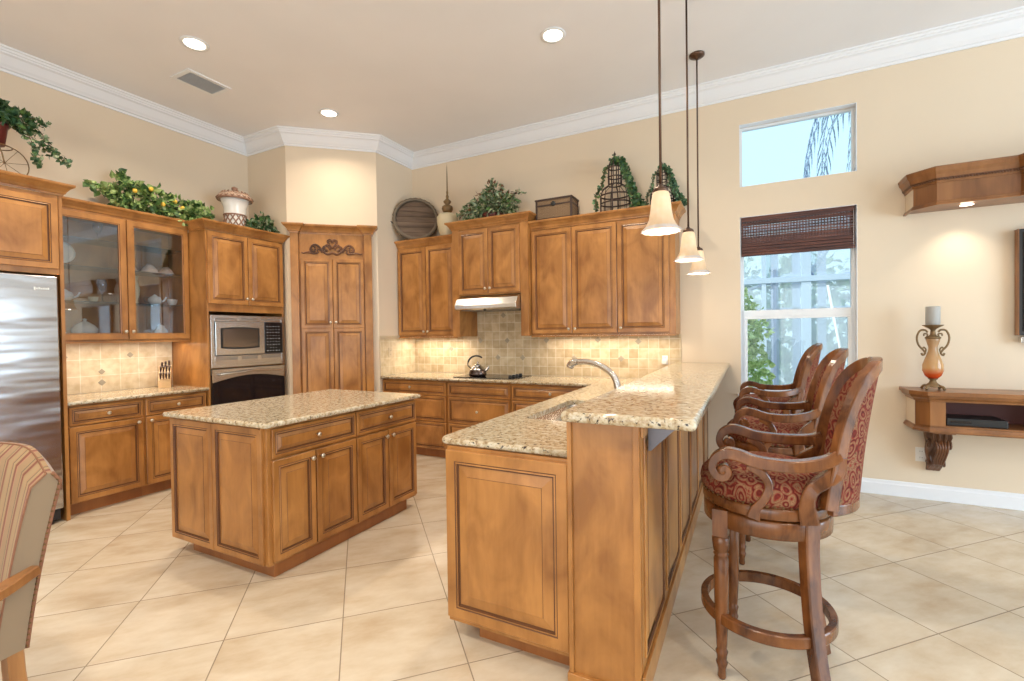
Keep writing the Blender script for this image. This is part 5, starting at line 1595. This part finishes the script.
# ================================================================== bar stools
def bar_stool():
    t = empty('bar_stool', '', 'bar stool')
    # local: sitter faces -y
    mb = MB(); mb.lathe([(.262, .635), (.282, .640), (.284, .70), (.278, .708), (.262, .708)][::1], 48, cap0=False, cap1=False)
    mb.lathe([(.0, .680), (.265, .680), (.265, .706), (0, .706)], 48); mb.build('apron', 'stool_wood', t)
    mb = MB(); mb.lathe([(0, .7065), (.255, .7065), (.255, .714), (0, .714)], 40); mb.build('swivel_plate', 'black', t)
    mb = MB(); mb.lathe([(0, .7145), (.280, .7145), (.288, .722), (.288, .752), (.282, .762), (0, .762)], 48); mb.build('seat_frame', 'stool_wood', t)
    mb = MB(); mb.lathe([(0, .7625), (.280, .7625), (.294, .778), (.300, .805), (.292, .835), (.262, .862), (.20, .882), (.11, .893), (0, .896)], 48); mb.build('seat_cushion', 'paisley', t)
    mb = MB()
    for k in range(56):
        a_ = 2 * pi * k / 56; mb.lathe([(.0055, 0), (.004, .004), (0, .005)], 6, M=T(.289 * cos(a_), .289 * sin(a_), .768) @ RZ(a_) @ RY(R(90)))
    o = mb.build('nailhead_trim', 'nailhead', t); o['kind'] = 'stuff'
    rot = RZ(LEG_ROT)
    for sx in (-1, 1):      # turned front legs
        b = rot @ Vector((sx * .215, -.175, 0)); 
        m_ = MB()
        prof = [(1.3 * a_, b_) for a_, b_ in [(.012, 0), (.016, .01), (.014, .04), (.019, .06), (.021, .07), (.017, .08), (.019, .10), (.022, .115), (.017, .125), (.019, .14), (.023, .25), (.025, .40), (.026, .50), (.022, .515), (.027, .522), (.022, .53), (.024, .535), (.028, .57), (.029, .595), (.022, .60)]]
        m_.lathe(prof, 20, rf=lambda a_, rr0, z: rr0 * (1 + (.09 * cos(10 * a_) if .53 < z < .598 else (.03 * cos(8 * a_) if .14 < z < .50 else 0))))
        m_.box(-.034, .034, -.034, .034, .60, .712)
        m_.box(-.026, .026, -.026, .026, .235, .30) if False else None
        o = m_.build('leg', 'stool_wood', t); o.location = (b.x, b.y, 0); o.rotation_euler = (0, 0, LEG_ROT)
        b2 = rot @ Vector((sx * .185, .185, 0)); out = Vector((b2.x, b2.y, 0)).normalized()
        m_ = MB(); pth = bez([(b2.x, b2.y, .71), (b2.x + out.x * .0, b2.y + out.y * .0, .55), (b2.x + out.x * .025, b2.y + out.y * .025, .28), (b2.x + out.x * .085, b2.y + out.y * .085, 0.004)], 6)
        m_.strip(pth, .040, .055, lambda i: (out.y, -out.x, 0), ws=[.080 - .020 * i / (len(pth) - 1) for i in range(len(pth))]); m_.build('leg', 'stool_wood', t, 0)
    mb = MB(); RRg = .285
    mb.lathe([(RRg - .016, .235), (RRg + .012, .235), (RRg + .016, .240), (RRg + .016, .276), (RRg + .012, .281), (RRg - .016, .281), (RRg - .016, .235)], 64, cap0=False, cap1=False, smooth=False)
    mb.build('foot_ring', 'stool_wood', t)
    # back: barrel shaped frame; a = angle from +y, z height
    def back_pt(a_, z, off=0):
        v = (z - .72) / .55
        yc = .075 - .004 * v + .062 * v * v; Rr = .290 + .015 * v + off
        return Vector((Rr * sin(a_) * (1 - .10 * v), yc + Rr * cos(a_) - .00, z))
    A0 = R(55)
    def top_z(u):      # u in -1..1 across
        return 1.205 + .075 * cos(u * pi / 2) 
    # outline of the frame from left arm junction over the top to the right one
    outl = []
    key = [(-1.02, .775), (-.98, .86), (-.93, .96), (-.885, 1.07), (-.80, 1.175), (-.66, 1.250), (-.44, 1.292), (-.2, 1.308), (0, 1.312)]
    key = key + [(-a_, z) for a_, z in reversed(key[:-1])]
    kp = bez([(a_, z, 0) for a_, z in key], 5)
    outl = [back_pt(q.x * A0, q.y) for q in kp]
    def upv(i):
        q = kp[i]; return Vector((sin(q.x * A0), cos(q.x * A0), 0.0))
    mb = MB(); mb.strip(outl, .040, [.046 + .02 * abs(1 - 2 * i / (len(outl) - 1)) for i in range(len(outl))], upv, smooth=False); mb.build('back_frame', 'stool_wood', t)
    # upholstered inner and outer back, bounded by the frame
    def zlim(u):
        best = 1.31
        for i in range(len(kp) - 1):
            a0, a1 = kp[i].x, kp[i + 1].x
            if a0 <= u <= a1 and a1 > a0: best = kp[i].y + (kp[i + 1].y - kp[i].y) * (u - a0) / (a1 - a0)
        return best
    NU, NV = 28, 12
    def sheet(off, bulge, z0f, name):
        mb = MB(); front = []; 
        rows = []
        for j in range(NV + 1):
            row = []
            for i in range(NU + 1):
                u = -.90 + 1.80 * i / NU
                zt = zlim(u) - .01; zb = z0f(u)
                z = zb + (zt - zb) * j / NV
                e = (sin(pi * min(1, max(0, j / NV))) ** .5) * (sin(pi * i / NU) ** .5)
                row.append(back_pt(u * A0, z, off + bulge * e))
            rows.append(row)
        mb.rings(rows, 0, True, False)
        # rim back to mid-surface to give it thickness
        edge = [rows[0][i] for i in range(NU + 1)] + [rows[j][NU] for j in range(1, NV + 1)] + [rows[NV][i] for i in range(NU - 1, -1, -1)] + [rows[j][0] for j in range(NV - 1, 0, -1)]
        def inn(p, s_):
            d_ = Vector((p.x, p.y - .05, 0)).normalized(); return p - d_ * s_
        s_ = .012 if off > 0 else -.012
        mb.rings([edge, [inn(p, s_) for p in edge]], 0, False, True)
        return mb.build(name, 'paisley', t)
    sheet(-.012, -.022, lambda u: .80 + .05 * abs(u), 'back_upholstery')
    sheet(.014, .006, lambda u: .775 + .02 * abs(u), 'outer_back_upholstery')
    mb = MB(); rail = [back_pt(u * A0, .772) for u in [-1 + 2 * i / 24 for i in range(25)]]
    mb.strip(rail, .032, .040, lambda i: Vector((sin((-1 + 2 * i / 24) * A0), cos((-1 + 2 * i / 24) * A0), 0))); mb.build('lower_back_rail', 'stool_wood', t)
    # arms with front scroll and curved supports
    for sx in (-1, 1):
        xo = sx * .290
        j0 = back_pt(sx * .935 * A0, .955)
        pts = [(j0.x, j0.y + .004, .978), (j0.x * 1.10, j0.y - .05, .950), (xo * 1.0, .10, .934), (xo * 1.02, -.03, .938), (xo * 1.02, -.11, .958), (xo * 1.02, -.165, .962), (xo * 1.02, -.208, .940), (xo * 1.02, -.222, .902), (xo * 1.02, -.203, .872), (xo * 1.02, -.170, .868), (xo * 1.02, -.153, .890), (xo * 1.02, -.168, .908), (xo * 1.02, -.180, .898)]
        p = bez(pts, 6); n_ = len(p)
        th = [.045 if i < n_ * .38 else max(.022, .045 - .04 * (i / n_ - .38)) for i in range(n_)]
        mb = MB(); mb.strip(p, .050, th, (1, 0, 0), ws=[.050] * n_)
        mb.lathe([(0, -.024), (.020, -.024), (.020, .024), (0, .024)], 14, M=T(xo * 1.02, -.182, .895) @ RY(R(90)))
        mb.build('arm', 'stool_wood', t)
        p = bez([(xo * 1.01, -.075, .925), (xo * 1.0, -.018, .895), (xo * .98, .008, .85), (xo * .985, -.01, .80), (xo * .985, -.045, .755), (xo * .985, -.055, .718)], 6)
        mb = MB(); mb.strip(p, .036, [.036, .034] + [.034] * (len(p) - 10) + [.036 + .003 * k for k in range(8)], (1, 0, 0)); mb.build('arm_support', 'stool_wood', t)
        p = bez([(j0.x * 1.0, j0.y - .005, .97), (j0.x * 1.02, j0.y - .010, .91), (xo * .90, .175, .85), (xo * .89, .155, .79), (xo * .84, .165, .716)], 6)
        mb = MB(); mb.strip(p, .045, [.062 + .012 * cos(2 * pi * i / (len(p) - 1)) for i in range(len(p))], (1, 0, 0)); mb.build('rear_post', 'stool_wood', t)
    return t
LEG_ROT = R(-5)
stool = bar_stool()
for i, (x, y, rz, l) in enumerate(((.055, 2.19, -90, 'carved wooden bar stool nearest the camera, red paisley seat'),
                                   (.115, 3.24, -90, 'paisley bar stool in the middle, between two others'),
                                   (.125, 4.36, -90, 'paisley bar stool furthest back, below the window'))):
    t = stool if i == 0 else copy_tree(stool)
    t.location = (x, y, 0); t.rotation_euler = (0, 0, R(rz)); t.scale = (.83, .83, .965); t['label'] = l; t['group'] = 'bar stools at the breakfast bar'

# ================================================================== striped armchair, left foreground
t = empty('armchair', 'striped upholstered dining armchair in the left foreground', 'armchair', (-2.45, .32, 0), R(10))
# local: sitter faces -y, seat width along x
bwid, bth = .60, .085
def chair_back():
    mb = MB(); uvs = []
    NU, NV = 24, 16
    def topz(u): return 0.92 + .085 * math.exp(-(u / .78) ** 4) 
    def P(u, v, side):
        z = .335 + (topz(u) - .335) * v
        y = .29 + .06 * v + .04 * v * v
        crv = -.045 * abs(u) ** 2.2
        hw_ = (bwid / 2) * (.92 + .10 * v)
        rollt = bth * (1 if v < .92 else math.sqrt(max(0, 1 - ((v - .92) / .08) ** 2)) * .8 + .2)
        return Vector((u * hw_, y + crv + (rollt / 2 if side else -rollt / 2), z))
    F_ = [[P(-1 + 2 * i / NU, j / NV, 0) for i in range(NU + 1)] for j in range(NV + 1)]
    B_ = [[P(-1 + 2 * i / NU, j / NV, 1) for i in range(NU + 1)] for j in range(NV + 1)]
    b0 = len(mb.V)
    def put(rows, mi, flip=False):
        mb.rings(rows if not flip else [list(reversed(r_)) for r_ in rows], mi, True, False)
        for r_ in rows:
            rr_2 = list(reversed(r_)) if flip else r_
            for p in rr_2: uvs.append((p.x / bwid + .5, p.z))
    put(F_, 0, True); put(B_, 0)
    put([F_[NV], B_[NV]], 0)
    sideL = [[F_[j][0], B_[j][0]] for j in range(NV + 1)]; sideR = [[F_[j][NU], B_[j][NU]] for j in range(NV + 1)]
    for sd in (sideL, sideR):
        mb.rings(sd, 1, True, False)
        for r_ in sd:
            for p in r_: uvs.append((0, p.z))
    mb.UV = uvs
    o = mb.build('backrest', ['stripes', 'side_fabric'], t)
    # piping and nailheads
    m_ = MB()
    for sd in (0, NU):
        m_.tube([F_[j][sd] for j in range(NV + 1)], .003, 6); m_.tube([B_[j][sd] for j in range(NV + 1)], .006, 6)
    m_.tube([F_[NV][i] for i in range(NU + 1)], .003, 6)
    m_.build('piping', mat('rust_piping', (.24, .10, .05), .7), o)
    m_ = MB()
    for sd in (0, NU):
        for j in range(NV):
            for q in (.25, .75):
                p = B_[j][sd].lerp(B_[j + 1][sd], q); m_.lathe([(.0045, 0), (.003, .003), (0, .004)], 6, M=T(p.x + (.003 if sd else -.003), p.y - .004, p.z) @ RY(R(90) * (1 if sd else -1)))
    o2 = m_.build('nailhead_trim', 'nailhead', o); o2['kind'] = 'stuff'
    return F_
chair_back()
mb = MB(); mb.slab(round_poly(rect(-.29, .29, -.30, .235), .06, 4), .40, .50, .03)
mb.UV = [(v[0] / bwid + .5, v[1]) for v in mb.V]; mb.build('seat_cushion', 'stripes', t)
mb = MB(); mb.slab(round_poly(rect(-.285, .285, -.295, .235), .05, 4), .335, .399, .006); mb.build('seat_rail', 'arm_wood', t)
for sx in (-1, 1):
    mb = MB(); p = bez([(sx * .29, .30, .60), (sx * .325, .17, .575), (sx * .34, -.05, .555), (sx * .34, -.20, .55), (sx * .33, -.26, .52)], 6)
    mb.strip(p, .055, .034, (1, 0, 0)); mb.build('arm', 'arm_wood', t)
    mb = MB(); p = bez([(sx * .335, -.14, .55), (sx * .325, -.11, .50), (sx * .30, -.16, .45), (sx * .285, -.16, .36)], 6)
    mb.strip(p, .036, .04, (1, 0, 0)); mb.build('arm_support', 'arm_wood', t)
    m_ = MB(); m_.strip(bez([(sx * .25, -.26, .36), (sx * .27, -.28, .22), (sx * .255, -.265, .10), (sx * .27, -.285, .004)], 6), .045, .045, (1, 0, 0)); m_.build('leg', 'arm_wood', t)
    m_ = MB(); m_.strip(bez([(sx * .25, .26, .334), (sx * .25, .27, .20), (sx * .25, .31, .004)], 6), .045, .045, (1, 0, 0)); m_.build('leg', 'arm_wood', t)

# ================================================================== outside the window
mb = MB(); mb.box(-16, 20, Y_B + .2, 30, -.25, -.15); o = mb.build('patio_deck', 'deck'); o['kind'] = 'structure'
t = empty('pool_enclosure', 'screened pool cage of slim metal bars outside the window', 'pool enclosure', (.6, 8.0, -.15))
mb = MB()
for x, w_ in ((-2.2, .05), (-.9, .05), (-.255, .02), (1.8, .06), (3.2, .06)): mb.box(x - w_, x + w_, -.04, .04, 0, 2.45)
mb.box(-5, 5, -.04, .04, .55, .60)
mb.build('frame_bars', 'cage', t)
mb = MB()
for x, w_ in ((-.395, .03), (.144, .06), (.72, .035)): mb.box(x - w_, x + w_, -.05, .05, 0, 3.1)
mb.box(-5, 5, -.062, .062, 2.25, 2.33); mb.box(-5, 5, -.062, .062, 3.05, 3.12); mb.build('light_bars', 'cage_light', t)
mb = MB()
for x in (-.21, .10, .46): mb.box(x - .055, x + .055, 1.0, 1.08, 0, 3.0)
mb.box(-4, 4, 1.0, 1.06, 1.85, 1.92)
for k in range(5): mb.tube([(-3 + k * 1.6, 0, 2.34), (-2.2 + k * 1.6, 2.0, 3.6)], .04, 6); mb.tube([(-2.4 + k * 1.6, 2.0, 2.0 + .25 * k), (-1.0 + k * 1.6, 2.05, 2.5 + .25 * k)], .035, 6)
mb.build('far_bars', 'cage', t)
mb = MB(); mb.box(-5, 5, .0, .004, 0, 3.1); mb.build('screen_haze_mesh', 'screen', t)
t = empty('pool_pole', 'thin white pole leaning against the pool cage', 'pole', (1.02, 7.75, -.15))
mb = MB(); mb.tube([(.30, 0, 0.0), (-.03, .1, 2.17)], .017, 8); mb.build('shaft', 'white', t)
mb = MB(); mb.tube([(.30, 0, .0), (.28, 0.01, .18)], .024, 8); mb.build('grip', 'grey', t)
r = random.Random(5)
t = empty('hedge_bush', 'bright leafy bush just outside the left side of the window', 'bush', (-.13, 6.3, -.10))
mb = MB(); foliage(mb, [(-.02, 0, 1.5, .36, .3, .35), (-.05, 0, .95, .42, .35, .45), (-.02, 0, .5, .42, .4, .45), (-.05, 0, 1.8, .26, .22, .2)], 2200, .085, .06, 1, r); mb.build('foliage', 'leaf_hedge', t)
mb = MB(); mb.tube([(0, 0, 0), (.02, 0, .8), (-.02, 0, 1.6)], .025, 6); mb.build('trunk', 'stem', t)
for k, (x, y, h_, l) in enumerate(((-2.3, 13.0, 3.6, 'hazy green tree beyond the pool cage at left of the window'), (4.9, 13.2, 3.8, 'hazy green tree beyond the pool cage at right of the window'), (1.3, 13.2, 3.4, 'low hazy tree beyond the centre of the pool cage'), (-.5, 17.5, 4.4, 'tallest hazy green tree, farthest behind the others beyond the pool cage'))):
    t = empty('garden_tree', l, 'tree', (x, y, -.15), group='trees beyond the pool cage')
    mb = MB(); foliage(mb, [(0, 0, h_ * .7, 1.3, .9, h_ * .30), (-.6, 0, h_ * .4, 1.0, .7, h_ * .32), (.7, 0, h_ * .45, 1.0, .8, h_ * .35), (0, 0, h_ * .25, 1.4, .8, h_ * .25)], 1300, .24, .15, 1, r, .3); mb.build('foliage', 'leaf_tree', t)
    mb = MB(); mb.tube([(0, 0, 0), (.05, 0, h_ * .4), (-.05, 0, h_ * .75)], [.09, .07, .04], 8); mb.build('trunk', 'stem', t)
# palm whose drooping frond shows in the transom
t = empty('palm_tree', 'tall palm with drooping fronds seen through the small upper window', 'palm tree', (2.45, 11.6, -.15), 0)
mb = MB(); mb.tube(bez([(0, 0, 0), (.08, 0, 2.2), (.02, 0, 5.3), (-.05, 0, 6.15)], 6), [.16 - .003 * i for i in range(19)], 12); mb.build('trunk', mat('palm_trunk', (.30, .27, .24), .9), t)
mb = MB()
for k in range(13):
    a_ = 2 * pi * k / 13 + .35
    d_ = Vector((cos(a_), sin(a_), 0)); q = bez([Vector((-.05, 0, 6.15)), Vector((-.05, 0, 6.4)) + d_ * .55, Vector((-.05, 0, 6.15)) + d_ * 1.05, Vector((-.05, 0, 5.3)) + d_ * 1.3, Vector((-.05, 0, 4.55)) + d_ * 1.35], 7)
    mb.tube(q, .012, 5)
    for i in range(3, len(q), 2):
        tg = (q[i] - q[i - 1]).normalized(); sd = tg.cross(Vector((0, 0, 1))).normalized() if abs(tg.z) < .98 else Vector((-d_.y, d_.x, 0))
        for s_ in (-1, 1):
            leaf(mb, q[i], sd * s_ * .6 + tg * .6 + Vector((0, 0, -.9)), Vector((0, 0, 1)), .52, .028)
mb.build('fronds', 'palm', t)
